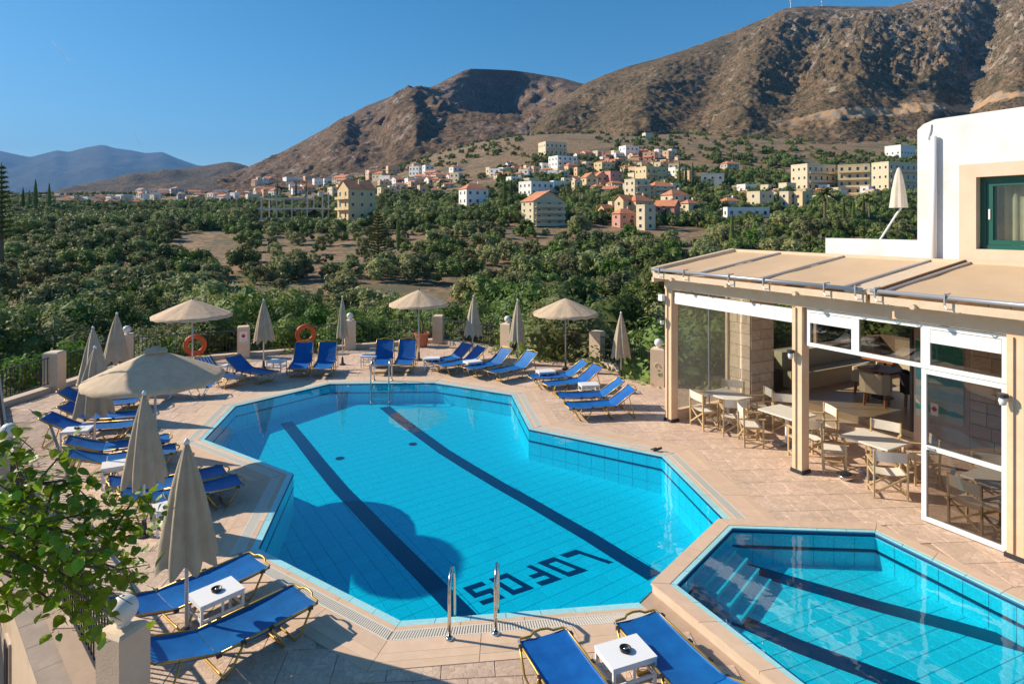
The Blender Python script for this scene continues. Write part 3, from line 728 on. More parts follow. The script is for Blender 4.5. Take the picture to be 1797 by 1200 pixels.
# white glazed screen
gsn=thing('glazed_screen','white framed glass screen with tall door between the second and third pergola posts','glass screen',FO,FA)
def frm(x0,x1,z0,z1,w_=.07,y=0,name='frame_bar',m=M_pvc,par=None):
    par=par or gsn
    MB().bb(x0,x1,y-.035,y+.035,z0,z0+w_).build(name,m,par);MB().bb(x0,x1,y-.035,y+.035,z1-w_,z1).build(name,m,par)
    MB().bb(x0,x0+w_,y-.034,y+.034,z0+w_,z1-w_).build(name,m,par);MB().bb(x1-w_,x1,y-.034,y+.034,z0+w_,z1-w_).build(name,m,par)
xs=[3.84,4.84,6.06,7.23]
for a,c in zip(xs,xs[1:]):
    frm(a+.002,c-.002,2.56,3.30); MB().bb(a+.07,c-.07,-.004,.004,2.63,3.23).build('pane',M_dpane,gsn)
for a,c,z in((xs[0],xs[1],3.02),(xs[2],xs[3],3.0)):
    g=MB(); 
    for i in range(5): g.bb(a+.08,c-.08,-.034+.003*(i%2),-.010,3.22-(i+1)*(3.22-z)/5+.003,3.22-i*(3.22-z)/5)
    g.build('roller_blind',M_wht,gsn)
frm(4.02+1.98,7.23,.02,2.55,.075); 
MB().bb(6.07,7.16,-.036,.036,1.22,1.29).build('door_rail',M_pvc,gsn)
MB().bb(6.08,7.15,-.004,.004,1.29,2.475).build('pane',M_dpane,gsn); MB().bb(6.08,7.15,-.004,.004,.095,1.22).build('pane',M_dpane,gsn)
MB().bb(6.10,6.22,-.06,-.036,1.24,1.27).build('door_handle',M_alum,gsn)
MB().bb(6.12,6.24,.01,.014,1.80,2.0).build('sticker',M_wht,gsn)
g=MB(); g.box((0,0,0),(.07,.002,.07),M=Matrix.Rotation(R(45),3,'Y')); g.build('sticker_emblem',mat('sticker red',(.55,.04,.03),.5),gsn,loc=(6.18,.007,1.91))
# side and front roll-down glazing
sg=thing('plastic_side_glazing','clear roll-down plastic glazing with white roller box next to the first pergola post','glazing',FO,FA)
MB().bb(-.01,.01,.13,2.45,.30,3.30).build('pane',M_clear,sg); MB().bb(-.04,.04,.13,2.45,0,.26).build('sill_board',M_wood,sg)
g=MB()
for i in range(4): g.bb(.16,3.52,-.05+.004*(i%2),.05,3.25-.07*(i+1)+.002,3.25-.07*i)
g.build('roller_blind',M_wht,sg); MB().bar((.0,1.3,.26),(.0,1.3,3.3),.03).build('mullion',M_alum,sg)
for x,z,l in((-.1,2.55,'small lantern on the first pergola post'),(-.1,3.1,'white floodlight at the top of the first pergola post'),(3.62,2.4,'small lantern on the second pergola post'),(7.25,2.4,'small lantern on the third pergola post')):
    t=thing('wall_lamp',l,'lamp',FP(x,-.12,z),FA,'lamps on the pergola posts')
    if 'flood' in l: MB().box((-.03,-.09,0),(.14,.10,.16)).build('lamp_body',M_wht,t); MB().box((-.03,-.01,0),(.03,.06,.03)).build('bracket',M_dark,t)
    else:
        MB().lathe([(.0,.06),(.07,.05),(.075,.0),(.05,-.01)],12,(0,-.10,0)).build('lamp_cap',M_dark,t)
        MB().lathe([(.045,-.01),(.055,-.06),(.04,-.12),(.0,-.13)],12,(0,-.10,0)).build('lamp_glass',M_globe,t,smooth=True)
        MB().bar((0,0,.03),(0,-.1,.03),.02).build('bracket',M_dark,t)
# ------------------------------------------------------------------ hotel building
hb=thing('hotel_building','white and cream hotel wing behind the pergola with green window','building',FO,FA)
T0=4.5
# upper white block
def chamfer_block():
    g=MB(); z1=7.05; y0,y1=2.62,9.0; pr=[(T0,4.0),(T0,z1-.12),(T0+.12,z1-.02),(T0+.35,z1+.05),(12.5,z1+.12),(12.5,4.0)]
    n=len(pr); wx0,wx1,wz0,wz1=5.60,7.6,4.48,5.87
    vs=[(x,y1,z) for x,z in pr]; 
    # front face with window hole: build strips
    def q(x0,x1,z0,z1_): g.add([(x0,y0,z0),(x1,y0,z0),(x1,y0,z1_),(x0,y0,z1_)],[(0,1,2,3)])
    top=lambda x: interp(x,[(T0,z1-.12),(T0+.12,z1-.02),(T0+.35,z1+.05),(12.5,z1+.12)])
    xx=[T0,T0+.12,T0+.35,wx0]
    for a,c in zip(xx,xx[1:]): g.add([(a,y0,4.0),(c,y0,4.0),(c,y0,top(c)),(a,y0,top(a))],[(0,1,2,3)])
    g.add([(wx1,y0,4.0),(12.5,y0,4.0),(12.5,y0,top(12.5)),(wx1,y0,top(wx1))],[(0,1,2,3)])
    q(wx0,wx1,4.0,wz0); g.add([(wx0,y0,wz1),(wx1,y0,wz1),(wx1,y0,top(wx1)),(wx0,y0,top(wx0))],[(0,1,2,3)])
    # top, sides
    ps=[(T0,4.0)]+[(x,top(x)) for x in(T0,T0+.12,T0+.35,12.5)]+[(12.5,4.0)]
    for (xa,za),(xb,zb) in zip(ps,ps[1:]): g.add([(xa,y0,za),(xb,y0,zb),(xb,y1,zb),(xa,y1,za)],[(0,1,2,3)])
    return g
chamfer_block().build('upper_wall',M_white,hb)
MB().bb(2.38,T0-.003,2.66,2.86,4.0,4.62).build('parapet',M_white,hb)
MB().bb(2.3,T0,2.9,9.0,3.9,4.0).build('flat_roof',M_white,hb)
p=MB(); p.tube([(T0+.36,2.545,6.75),(T0+.36,2.545,4.1)],.055,10); p.build('downpipe',M_wht,hb,smooth=True)
g=MB(); g.tube([(T0+.28,2.605,7.0),(T0+.27,2.60,6.88),(T0+.22,2.60,6.7)],.012,6); g.build('cable',M_alum,hb)
# window surround and window
g=MB(); x0,x1,z0,z1=5.60,7.6,4.48,5.87
g.bb(5.30,5.60,2.59,2.618,4.05,6.13);g.bb(5.60,7.9,2.59,2.618,5.87,6.13);g.bb(5.60,7.9,2.58,2.618,4.05,4.48)
g.bb(5.585,5.60,2.62,2.80,4.48,5.87);g.bb(5.6,7.6,2.62,2.80,5.87,5.885);g.bb(5.6,7.6,2.62,2.80,4.465,4.48)
g.build('window_surround',mat('beige surround',(.66,.50,.37),.8,(.70,.55,.42),3),hb)
wn=MB(); wn.bb(5.602,7.6,2.74,2.80,4.482,4.56);wn.bb(5.602,7.6,2.74,2.80,5.79,5.868);wn.bb(5.602,5.70,2.742,2.80,4.56,5.79);wn.bb(7.5,7.6,2.742,2.8,4.56,5.79)
wn=wn.build('window',M_green,hb)
frm(5.72,6.55,4.565,5.785,.09,y=2.79,name='sash',m=M_green,par=wn); 
MB().bb(5.81,7.5,2.83,2.835,4.6,5.75).build('pane',M_pane,wn); MB().bb(5.74,5.77,2.74,2.75,5.05,5.25).build('window_handle',M_wht,wn)
g=MB(); vs=[];n=60
for i in range(n+1):
    x=5.8+1.75*i/n; y=2.98+.035*math.sin(i*1.1)+.02*math.sin(i*2.3+1); vs+= [(x,y,4.5),(x,y,5.85)]
g.add(vs,[(2*i,2*i+2,2*i+3,2*i+1) for i in range(n)]); g.build('curtain',M_curt,wn,smooth=True)
# ground floor inner walls at y=3.4 : stone pillar, opening, mural wall, dark window
IY=3.4
def stonewall(x0,x1,y0,z0,z1,nx,nz,par,depth=.3,name='stone_pier'):
    g=MB().bb(x0+.005,x1-.005,y0+.006,y0+depth-.006,z0,z1).build(name,M_mortar,par)
    return g
def stones(par,x0,x1,z0,z1,y,face=0,lx=.38,lz=.27,seed=1):
    rnd=random.Random(seed); z=z0
    while z<z1-.02:
        h=min(lz*rnd.choice((.8,1,1.2)),z1-z); x=x0
        while x<x1-.02:
            w_=min(lx*rnd.uniform(.7,1.3),x1-x)
            if x1-x-w_<.1: w_=x1-x
            if face==0: MB().box((0,0,0),(w_-.012,.03,h-.012)).build('stone',M_stone,par,loc=(x+w_/2,y+rnd.uniform(-.006,.006),z+h/2))
            else: MB().box((0,0,0),(.03,w_-.012,h-.012)).build('stone',M_stone,par,loc=(y+rnd.uniform(-.006,.006),x+w_/2,z+h/2))
            x+=w_
        z+=h
pr_=MB().bb(-.42,.30,2.52,IY,0,3.6).build('stone_pier',M_mortar,hb); stones(pr_,-.42,.30,0,3.5,2.51,0,seed=3); stones(pr_,2.52,IY,0,3.5,.31,1,seed=4)
MB().bb(-.50,-.425,2.44,2.6,0,3.6).build('pier_edge',M_creamP,hb)
# interior room
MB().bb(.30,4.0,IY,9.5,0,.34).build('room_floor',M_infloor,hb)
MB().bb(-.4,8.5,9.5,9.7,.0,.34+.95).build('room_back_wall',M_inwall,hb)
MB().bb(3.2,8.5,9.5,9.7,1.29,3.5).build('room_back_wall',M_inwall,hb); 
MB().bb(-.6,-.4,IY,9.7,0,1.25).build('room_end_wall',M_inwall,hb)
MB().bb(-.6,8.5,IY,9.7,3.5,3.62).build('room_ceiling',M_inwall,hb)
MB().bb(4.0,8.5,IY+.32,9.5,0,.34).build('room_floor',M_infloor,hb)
for x in(1.2,3.1): MB().bb(x-.05,x+.05,9.5,9.62,1.29,3.5).build('window_post',M_dark,hb)
for y in(IY+.1,6.3): MB().bb(-.55,-.45,y,y+.1,1.25,3.5).build('window_post',M_creamP,hb)
for y0 in(0,): MB().bb(.301,4.0,IY-.32,IY-.003,0,.17).build('entrance_step',M_creamP,hb)
# sliding door frame of the opening
for x in(.98,3.93): MB().bb(x,x+.06,IY-.03,IY+.03,.345,2.9).build('door_frame',M_dark,hb)
MB().bb(.31,.98,IY-.004,IY+.004,.36,2.9).build('door_pane',M_pane,hb)
MB().bb(.30,4.0,IY-.04,IY+.1,2.9,3.5).build('lintel',M_inwall,hb)
# mural wall
mw=MB().bb(4.0,5.1,IY,IY+.3,0,3.5).build('mural_wall',M_stone,hb)
mu=thing('mural','tall teal and sand painted mural panel on the wall behind the glass door','mural',FP(4.06,IY-.004,0),FA)
MB().bb(0,.95,-.03,0,.75,2.45).build('panel',mat('mural pale',(.55,.66,.60),.6,(.62,.62,.48),3),mu)
def wav(z0,z1,m,sd,y=-.033,am=.07):
    g=MB();n=16; vs=[]
    for i in range(n+1):
        x=.95*i/n; vs+= [(x,y,z0+am*noise.noise(Vector((x*4,sd,0)))),(x,y,z1+am*noise.noise(Vector((x*5,sd+5,0))))]
    g.add(vs,[(2*i,2*i+2,2*i+3,2*i+1) for i in range(n)]); g.build('painted_band',m,mu)
wav(2.0,2.40,mat('mural teal',(.03,.25,.20),.6),1); wav(1.55,1.9,mat('mural sea',(.12,.40,.46),.6),2); wav(1.2,1.4,mat('mural pale sea',(.38,.58,.58),.6),3,am=.04); wav(.9,1.02,mat('mural green',(.10,.42,.33),.6),4,am=.1)
pr_=MB().bb(5.1,6.1,IY,IY+.3,0,3.5).build('stone_pier',M_mortar,hb); stones(pr_,5.12,6.1,0,3.5,IY-.01,0,seed=5)
MB().bb(6.1,8.6,IY+.15,IY+.2,.9,2.7).build('dark_window',mat('dark room glass',(.02,.022,.025),.08),hb)
pr_=MB().bb(6.1,8.6,IY,IY+.3,0,.9).build('stone_pier',M_mortar,hb); stones(pr_,6.1,8.6,0,.9,IY-.01,0,seed=6)
MB().bb(6.1,8.6,IY,IY+.3,2.7,3.5).build('lintel',M_inwall,hb)
for x in(6.1,7.3,8.5): MB().bb(x,x+.07,IY+.1,IY+.16,.9,2.7).build('window_post',M_alum,hb)
MB().bb(6.1,8.6,IY-.12,IY,.86,.92).build('window_sill',M_alum,hb)
MB().bb(8.6,12.5,IY,IY+.3,0,3.6).build('rear_wall',M_creamP,hb)
# ceiling slab edge under roof
MB().bb(-.3,12.5,2.62,IY+.3,3.63,3.9).build('lower_slab',M_creamP,hb)
# interior bench, tables, armchairs
bench=thing('corner_sofa','long beige leather bench along the back of the dining room','sofa',FP(0,0,0),FA)
MB().bb(.2,3.0,8.6,9.3,.34,.80).build('seat',M_leather,bench); MB().bb(.2,3.0,9.3,9.48,.8,1.25).build('backrest',M_leather,bench)
MB().bb(.0,.55,4.2,8.5,.34,.80).build('seat',M_leather,bench); MB().bb(-.3,0.0,4.2,8.5,.8,1.3).build('backrest',M_leather,bench)
for k,(t,w_,lb,m) in enumerate(((2.0,5.6,'reddish dining table indoors behind the beige armchair',M_wood_in),(3.0,6.9,'brightly lit orange wood table deepest in the dining room',M_wood_in),(1.3,6.9,'dining table by the indoor bench',M_wood_in))):
    tb=thing('dining_table',lb,'table',FP(t,w_,.34),FA); MB().box((0,0,.74),(.9,.8,.045)).build('tabletop',m,tb); MB().tube([(0,0,.03),(0,0,.72)],.04,8).build('leg',M_dark,tb); MB().lathe([(0,.03),(.26,.02),(.28,0)],14).build('foot',M_dark,tb)
def armchair(m):
    def f(loc,rz,lb):
        t=thing('armchair',lb,'armchair',loc,rz,'armchairs in the dining room')
        MB().box((0,0,.40),(.54,.52,.14)).build('seat',m,t); 
        g=MB(); g.bar((-.27,-.25,.62),(-.33,-.28,.62),.0); g=MB(); pts=[(-.26,-.27),(-.30,.20),(-.16,.30),(.16,.30),(.30,.20),(.26,-.27)]
        for a,c in zip(pts,pts[1:]): 
            hi=.84 if a[1]>.1 and c[1]>.1 else .64
            g.add([(a[0],a[1],.35),(c[0],c[1],.35),(c[0],c[1],.84 if c[1]>.1 else .62),(a[0],a[1],.84 if a[1]>.1 else .62),(a[0]*1.15,a[1]*1.15,.35),(c[0]*1.15,c[1]*1.15,.35),(c[0]*1.15,c[1]*1.15,.84 if c[1]>.1 else .62),(a[0]*1.15,a[1]*1.15,.84 if a[1]>.1 else .62)],[(0,3,2,1),(4,5,6,7),(3,7,6,2),(0,1,5,4),(0,4,7,3),(1,2,6,5)])
        g.build('backrest',m,t,smooth=False)
        for x,y in((-.22,-.2),(.22,-.2),(-.22,.2),(.22,.2)): MB().bar((x,y,.34),(x*1.08,y*1.08,0),.045).build('leg',M_wood_in,t)
    return f
armchair(M_leather)(FP(2.35,4.75,.34),FA+R(200),'beige leather armchair nearest the doorway in the dining room')
armchair(M_dleather)(FP(2.9,5.5,.34),FA+R(120),'dark brown armchair between the two beige armchairs indoors')
armchair(M_leather)(FP(3.4,5.9,.34),FA+R(60),'beige armchair under the bright orange table indoors')
armchair(M_leather)(FP(1.5,5.6,.34),FA+R(-60),'beige armchair facing the indoor bench')
# closed wall parasol leaning out of the roof
rp=thing('roof_parasol','closed pale parasol on a leaning white pole beside the white upper wall','parasol',FP(2.75,2.5,0))
bp_=FP(3.05,2.5,4.25)+Vector((.5,0,0)); pts=[bp_,bp_+Vector((.30,0,.45)),bp_+Vector((.62,0,.95)),bp_+Vector((.72,0,1.08)),bp_+Vector((.72,0,1.25))]
pts=[p-Vector(rp.location) for p in pts]
MB().tube(pts,.022,8).build('pole',M_wht,rp,smooth=True)
c=pts[-1]; g=MB(); g.lathe([(.17,-.12),(.16,0),(.13,.3),(.08,.6),(.03,.78),(.0,.80)],32,c-Vector((.06,0,.05)),lambda a,j:1+.16*math.cos(7*a)*(1-j)); g.build('canopy',mat('pale parasol canvas',(.70,.62,.52),.85,(.78,.70,.60),5,transl=.2),rp,smooth=True)

# ------------------------------------------------------------------ director's chairs and terrace tables
def make_chair():
    t=thing('directors_chair','x','chair',(0,0,0),0,"folding director's chairs round the terrace tables")
    for sx in(-1,1):
        x=sx*.27
        MB().bar((x,.20,0),(x,.22,.88),.035,.028,up=(1,0,0)).build('leg',M_cwood,t); MB().bar((x,-.20,0),(x,-.20,.62),.035,.028,up=(1,0,0)).build('leg',M_cwood,t)
        MB().bar((x,-.25,.635),(x,.24,.635),.055,.022).build('armrest',M_cwood,t)
        MB().bar((x,-.2,.10),(x,.2,.10),.022,.03).build('rail',M_cwood,t); MB().bar((x,-.2,.43),(x,.2,.43),.025,.035).build('rail',M_cwood,t)
    for y in(-.18,.18):
        MB().bar((-.25,y,.10),(.25,y+.012,.43),.022,.032).build('cross_brace',M_cwood,t);MB().bar((.25,y+.03,.10),(-.25,y+.03,.43),.022,.032).build('cross_brace',M_cwood,t)
    g=MB();n=8;vs=[]
    for i in range(n+1):
        x=-.25+.5*i/n; z=.455-.03*math.sin(math.pi*i/n); vs+=[(x,-.21,z),(x,.19,z)]
    g.add(vs,[(2*i,2*i+2,2*i+3,2*i+1) for i in range(n)]); g.build('seat',M_canvas,t,smooth=True)
    g=MB();vs=[]
    for i in range(n+1):
        x=-.285+.57*i/n; y=.215+.02*math.sin(math.pi*i/n); vs+=[(x,y,.68),(x,y+.012,.87)]
    g.add(vs,[(2*i,2*i+2,2*i+3,2*i+1) for i in range(n)])
    g.add([(x*1,y+.006,z) for x,y,z in vs],[(2*i,2*i+1,2*i+3,2*i+2) for i in range(n)]); g.build('backrest',M_canvas,t,smooth=True)
    return reg(t)
ch0=make_chair(); used=[0]
def chair(x,y,ox,oy,lb):       # faces the point (ox,oy)
    v=Vector((ox-x,oy-y)); rz=math.atan2(v.y,v.x)+math.pi/2
    if not used[0]: used[0]=1; ch0.location=(x,y,0); ch0.rotation_euler=(0,0,rz); ch0['label']=lb
    else: copy_tree(ch0,(x,y,0),rz,lb)
TB=[(.89,1.02,'pale square terrace table nearest the first pergola post'),(2.55,1.05,'pale terrace table behind the second pergola post'),(4.55,1.04,'pale terrace table left of the tall white glass door'),(6.75,.98,'terrace table seen through the tall glass door')]
tab0=None
for t,w_,lb in TB:
    p=FP(t,w_)
    if tab0 is None:
        tab0=thing('terrace_table',lb,'table',p,FA,'pale tables on the covered terrace')
        MB().box((0,0,.735),(.95,.75,.035)).build('tabletop',M_table,tab0); MB().tube([(0,0,.05),(0,0,.72)],.035,10).build('leg',M_wht,tab0)
        g=MB(); g.bar((-.32,0,.025),(.32,0,.025),.06,.05); g.bar((0,-.28,.028),(0,.28,.028),.06,.05); g.build('foot',M_alum,tab0); reg(tab0)
    else: copy_tree(tab0,p,FA,lb)
CH=[(0,.75,.36,"pale director's chair on the pool side of the first terrace table"),(0,1.45,.60,"director's chair facing away, right of the first terrace table"),
    (0,.45,1.65,"director's chair against the stone pier behind the first table"),(0,1.25,1.75,"director's chair with pale back behind the first table, nearest the doorway"),
    (1,2.10,.42,"director's chair on the pool side of the second table, left of the second post"),(1,3.25,.75,"director's chair partly hidden right behind the second post"),
    (1,2.9,1.75,"director's chair with pale back behind the second table"),(1,2.0,1.7,"director's chair between the first and second tables, back row"),
    (2,3.98,.62,"director's chair left of the third terrace table"),(2,5.15,.45,"director's chair right of the third table beside the glass door frame"),
    (2,5.1,1.65,"director's chair with wide pale back behind the third table"),(2,4.3,1.75,"director's chair before the entrance step by the third table"),
    (3,6.62,.33,"director's chair seen through the lower pane of the glass door"),(3,6.35,1.55,"director's chair behind the glass door at the far table side"),(3,7.4,1.4,"director's chair at the right edge behind the glass")]
for k,t,w_,lb in CH:
    p=FP(t,w_); o=FP(TB[k][0],TB[k][1]); chair(p.x,p.y,o.x,o.y,lb)
t=thing('metal_bowl','small silver bowl on the paving beside the third terrace table','bowl',FP(4.35,.45,0))
MB().lathe([(.10,0),(.16,.06),(.17,.10),(.15,.06),(.09,.015),(0,.015)],18).build('bowl',M_steel,t,smooth=True); MB().lathe([(0,.10),(.10,.10),(.10,.13),(0,.15)],14).build('lid',M_black,t)
t=thing('pool_brush_head','small black fitting standing on the poolside planks','fitting',P(1148,792))
MB().bar((-.02,0,.02),(.16,-.02,.09),.05,.04).build('body',M_black,t); MB().bar((-.06,.05,.03),(.02,-.06,.10),.04,.03).build('clip',M_black,t)

# ------------------------------------------------------------------ sun loungers
LC={}
def lounger_meshes(th,frame,sling,stripes=False):
    key=(th,frame.name,sling.name)
    if key in LC: return LC[key]
    L1,L2,hw=1.22,.70,.29; cz,sz=math.cos(R(th)),math.sin(R(th)); bx=L1; 
    def prof(s): # s along -> (x,z) with sag
        if s<=L1: return (s,.33-.025*math.sin(math.pi*s/L1))
        r=s-L1; return (L1+r*cz,.33+r*sz-.02*math.sin(math.pi*r/L2))
    def sling_m(s0,s1):
        g=MB(); n=10; vs=[]; m=6
        for i in range(n+1):
            s=s0+(s1-s0)*i/n; x,z=prof(s)
            for j in range(m+1):
                y=-hw+2*hw*j/m; vs.append((x,y,z-.018*math.sin(math.pi*j/m)))
        g.add(vs,[(i*(m+1)+j,(i+1)*(m+1)+j,(i+1)*(m+1)+j+1,i*(m+1)+j+1) for i in range(n) for j in range(m)])
        o=len(g.v)
        lo=[(v[0],v[1],v[2]-.008) for v in vs]; g.add(lo,[(i*(m+1)+j,i*(m+1)+j+1,(i+1)*(m+1)+j+1,(i+1)*(m+1)+j) for i in range(n) for j in range(m)])
        # edge hems
        for y in(-hw,hw):
            g.tube([(prof(s0+(s1-s0)*i/n)[0],y,prof(s0+(s1-s0)*i/n)[1]) for i in range(n+1)],.016,6)
        return g
    d={}
    if stripes:
        g=MB(); n=8
        for part,(s0,s1) in (('seat',(.07,L1)),('backrest',(L1+.01,L1+L2-.05))):
            g=MB(); k=12
            for j in range(k):
                g.mi=j%2; y0=-hw+2*hw*j/k; y1=-hw+2*hw*(j+1)/k
                vs=[]
                for i in range(n+1):
                    x,z=prof(s0+(s1-s0)*i/n); vs+=[(x,y0,z),(x,y1,z)]
                g.add(vs,[(2*i,2*i+2,2*i+3,2*i+1) for i in range(n)])
            d[part]=(g.mesh(part,[M_blue,mat('stripe white '+part,(.72,.72,.74),.7)]),None)
    else:
        d['seat']=(sling_m(.012,L1-.005).mesh('seat',sling,True),None); d['backrest']=(sling_m(L1+.005,L1+L2-.02).mesh('backrest',sling,True),None)
    # frame tube: seat loop, back loop
    r=.014
    g=MB(); pts=[(L1,-hw-.01,.33),(.06,-hw-.01,.33),(.0,-hw+.02,.34),(.0,-.14,.34),(-.035,-.09,.35),(-.045,0,.355),(-.035,.09,.35),(.0,.14,.34),(.0,hw-.02,.34),(.06,hw+.01,.33),(L1,hw+.01,.33)]
    g.tube(pts,r,7); d['seat_frame']=(g.mesh('seat_frame',frame,True),None)
    g=MB(); e=L1+L2; f=lambda s,y:(prof(s)[0],y,prof(s)[1]+(.0))
    pts=[f(L1,-hw-.01),f(e-.05,-hw-.01),f(e,-hw+.02),f(e,-.13),f(e+.03,-.08),f(e+.03,.08),f(e,.13),f(e,hw-.02),f(e-.05,hw+.01),f(L1,hw+.01)]
    g.tube(pts,r,7); d['back_frame']=(g.mesh('back_frame',frame,True),None)
    def leg(x0,x1):
        g=MB(); g.tube([(x0,-hw-.03,.32),(x0+(x1-x0)*.7,-hw-.03,.10),(x1,-hw+.01,.015),(x1,hw-.01,.015),(x0+(x1-x0)*.7,hw+.03,.10),(x0,hw+.03,.32)],r,7); return g.mesh('leg',frame,True)
    d['leg']=(leg(.12,.30),None); d['leg.1']=(leg(.62,.45),None); d['leg.2']=(leg(.95,1.15),None)
    g=MB(); bx2=L1+.42*cz; bz2=.33+.42*sz
    for y in(-hw-.03,hw+.03): g.tube([(bx2,y,bz2),(bx2-.02+.18,y,.02)],r*.85,6)
    g.tube([(bx2+.16,-hw-.03,.02),(bx2+.16,hw+.03,.02)],r*.85,6); d['back_support']=(g.mesh('back_support',frame,True),None)
    jm=MB().box((0,0,0),(.055,.035,.045)).mesh('joint',M_black); k=0
    for x in(.12,.62,.95,L1):
        for y in(-hw-.02,hw+.02): d['joint.%d'%k]=(jm,(x,y,.325)); k+=1
    LC[key]=d; return d
def lounger(foot,ang,lb,th=25,frame=M_gold,sling=M_blue,stripes=False,grp='blue sling sun loungers on gold tube frames'):
    t=thing('sun_lounger',lb,'sun lounger',(foot[0],foot[1],0),R(ang),grp)
    for k,(me,lc) in lounger_meshes(th,frame,sling,stripes).items():
        ob(k.split('.')[0],me,t,lc)
LG=[((-3.50,8.69),230,18,'sun lounger behind the near white side table at lower left, feet to the pool corner'),
 ((-2.60,7.90),229,20,'nearest blue sun lounger at lower left, beside the globe pillar'),
 ((.34,7.12),-68,22,'blue sun lounger at the bottom edge, left of the near ashtray table'),
 ((1.46,7.44),-67,24,'blue sun lounger at the bottom edge next to the raised side-pool coping'),
 ((-4.93,11.40),216,20,'sun lounger just behind the big closed parasol, nearer of its pair'),
 ((-5.40,11.85),216,20,'sun lounger just behind the big closed parasol, farther of its pair'),
 ((-6.95,13.0),211,22,'sun lounger in the left row right behind the leafy branch tips'),
 ((-7.42,13.60),207,22,'second sun lounger from the front in the left row'),
 ((-8.75,14.55),193,28,'sun lounger right behind the white side table in the left row'),
 ((-8.95,15.35),191,28,'sun lounger in the left row just in front of the two overlapping closed parasols'),
 ((-9.80,16.45),192,35,'sun lounger mostly behind the paired closed parasols, front one'),
 ((-9.75,17.1),191,35,'sun lounger mostly behind the paired closed parasols, rear one'),
 ((-7.42,19.4),153,33,'blue sun lounger in front of the cream pillar with the notice'),
 ((-6.85,19.95),100,55,'upright sun lounger in front of the second life ring, left of its pair'),
 ((-6.10,20.0),98,55,'upright sun lounger right of its twin near the second life ring'),
 ((-4.33,20.4),94,55,'upright sun lounger behind the far pool ladder, left of its pair'),
 ((-3.60,20.45),92,55,'upright sun lounger behind the far pool ladder, right of its pair'),
 ((-2.85,20.9),42,38,'sun lounger beside the far potted plant'),
 ((-2.42,20.45),37,38,'sun lounger left of the far stool-like side table'),
 ((-1.50,20.05),40,38,'sun lounger right of the far stool-like side table'),
 ((-.72,19.55),38,38,'sun lounger in front of the slim closed parasol and globe pillar'),
 ((.52,18.95),12,36,'sun lounger under the widest open parasol, rear of its pair'),
 ((.92,18.1),21,36,'sun lounger under the widest open parasol, front of its pair'),
 ((1.22,16.95),4,36,'second nearest sun lounger on the right side of the pool'),
 ((1.38,16.0),9,36,'nearest sun lounger on the right side of the pool, by the first pergola post')]
for f,a,th,lb in LG: lounger(f,a,lb,th)
lounger((-8.60,18.1),194,'blue sun lounger on white frame right of the open parasol by the left pool edge',12,M_whtube)
lounger((-8.20,18.85),152,'blue and white striped sun lounger near the first life ring',42,M_gold,M_blue,True)

# side tables
def make_side():
    t=thing('side_table','x','side table',(0,0,0),0,'white plastic side tables between the loungers')
    MB().box((0,0,.395),(.54,.40,.02)).build('tabletop',M_wht,t)
    for sx in(-1,1):
        for sy in(-1,1): MB().bar((sx*.25,sy*.18,0),(sx*.25,sy*.18,.385),.03).build('leg',M_wht,t)
    g=MB()
    for sy in(-1,1): g.box((0,sy*.19,.365),(.5,.015,.04)); g.box((0,sy*.18,.20),(.48,.014,.035))
    for sx in(-1,1): g.box((sx*.26,0,.365),(.015,.36,.04)); g.box((sx*.25,0,.20),(.014,.34,.035))
    g.box((0,.18,.28),(.03,.012,.16)); g.box((0,-.18,.28),(.03,.012,.16)); g.build('stretcher',M_wht,t)
    return reg(t)
s0=make_side(); first=True
ST=[(379.5,1036,48,1,'white side table with black ashtray between the two lower-left loungers'),(1097,1141,22,1,'white side table with ashtray between the two bottom-edge loungers'),
 (135,752,15,1,'white side table with ashtray in the left lounger row'),(207,812,30,0,'white side table half hidden by the tall closed parasol'),(303,884,38,0,'white side table half hidden by the biggest closed parasol'),
 (405,640,-20,0,'white side table between the striped and the blue lounger'),(485,632,-10,0,'white side table beside the closed parasol next to the notice pillar'),(648,623,0,0,'white side table left of the upright loungers behind the far ladder'),
 (757,627,10,0,'white side table behind the loungers near the potted plant'),(829,633,30,0,'white stool-like side table between the two angled far pairs'),(957,650,15,0,'white side table left of the widest open parasol pole'),(1033,673,10,0,'white side table between the two right-hand lounger pairs')]
ash=None
def ashtray(p,lb):
    t=thing('ashtray',lb,'ashtray',p,0,'round black ashtrays on the side tables')
    MB().lathe([(0,0),(.055,0),(.065,.035),(.058,.035),(.05,.012),(0,.012)],18).build('dish',M_black,t,smooth=True)
    MB().lathe([(0,.012),(.022,.012),(.022,.03),(0,.034)],12).build('cap',M_steel,t,smooth=True)
for x,y,a,hs,lb in ST:
    p=P(x,y,.405); 
    if first: first=False; s0.location=(p.x,p.y,0); s0.rotation_euler=(0,0,R(a)); s0['label']=lb
    else: copy_tree(s0,(p.x,p.y,0),R(a),lb)
    if hs: ashtray((p.x,p.y,.405),'round black ashtray on the '+lb.split(' with')[0]+(' at lower left' if x==379.5 else ' at the bottom edge' if x==1097 else ' in the left row'))

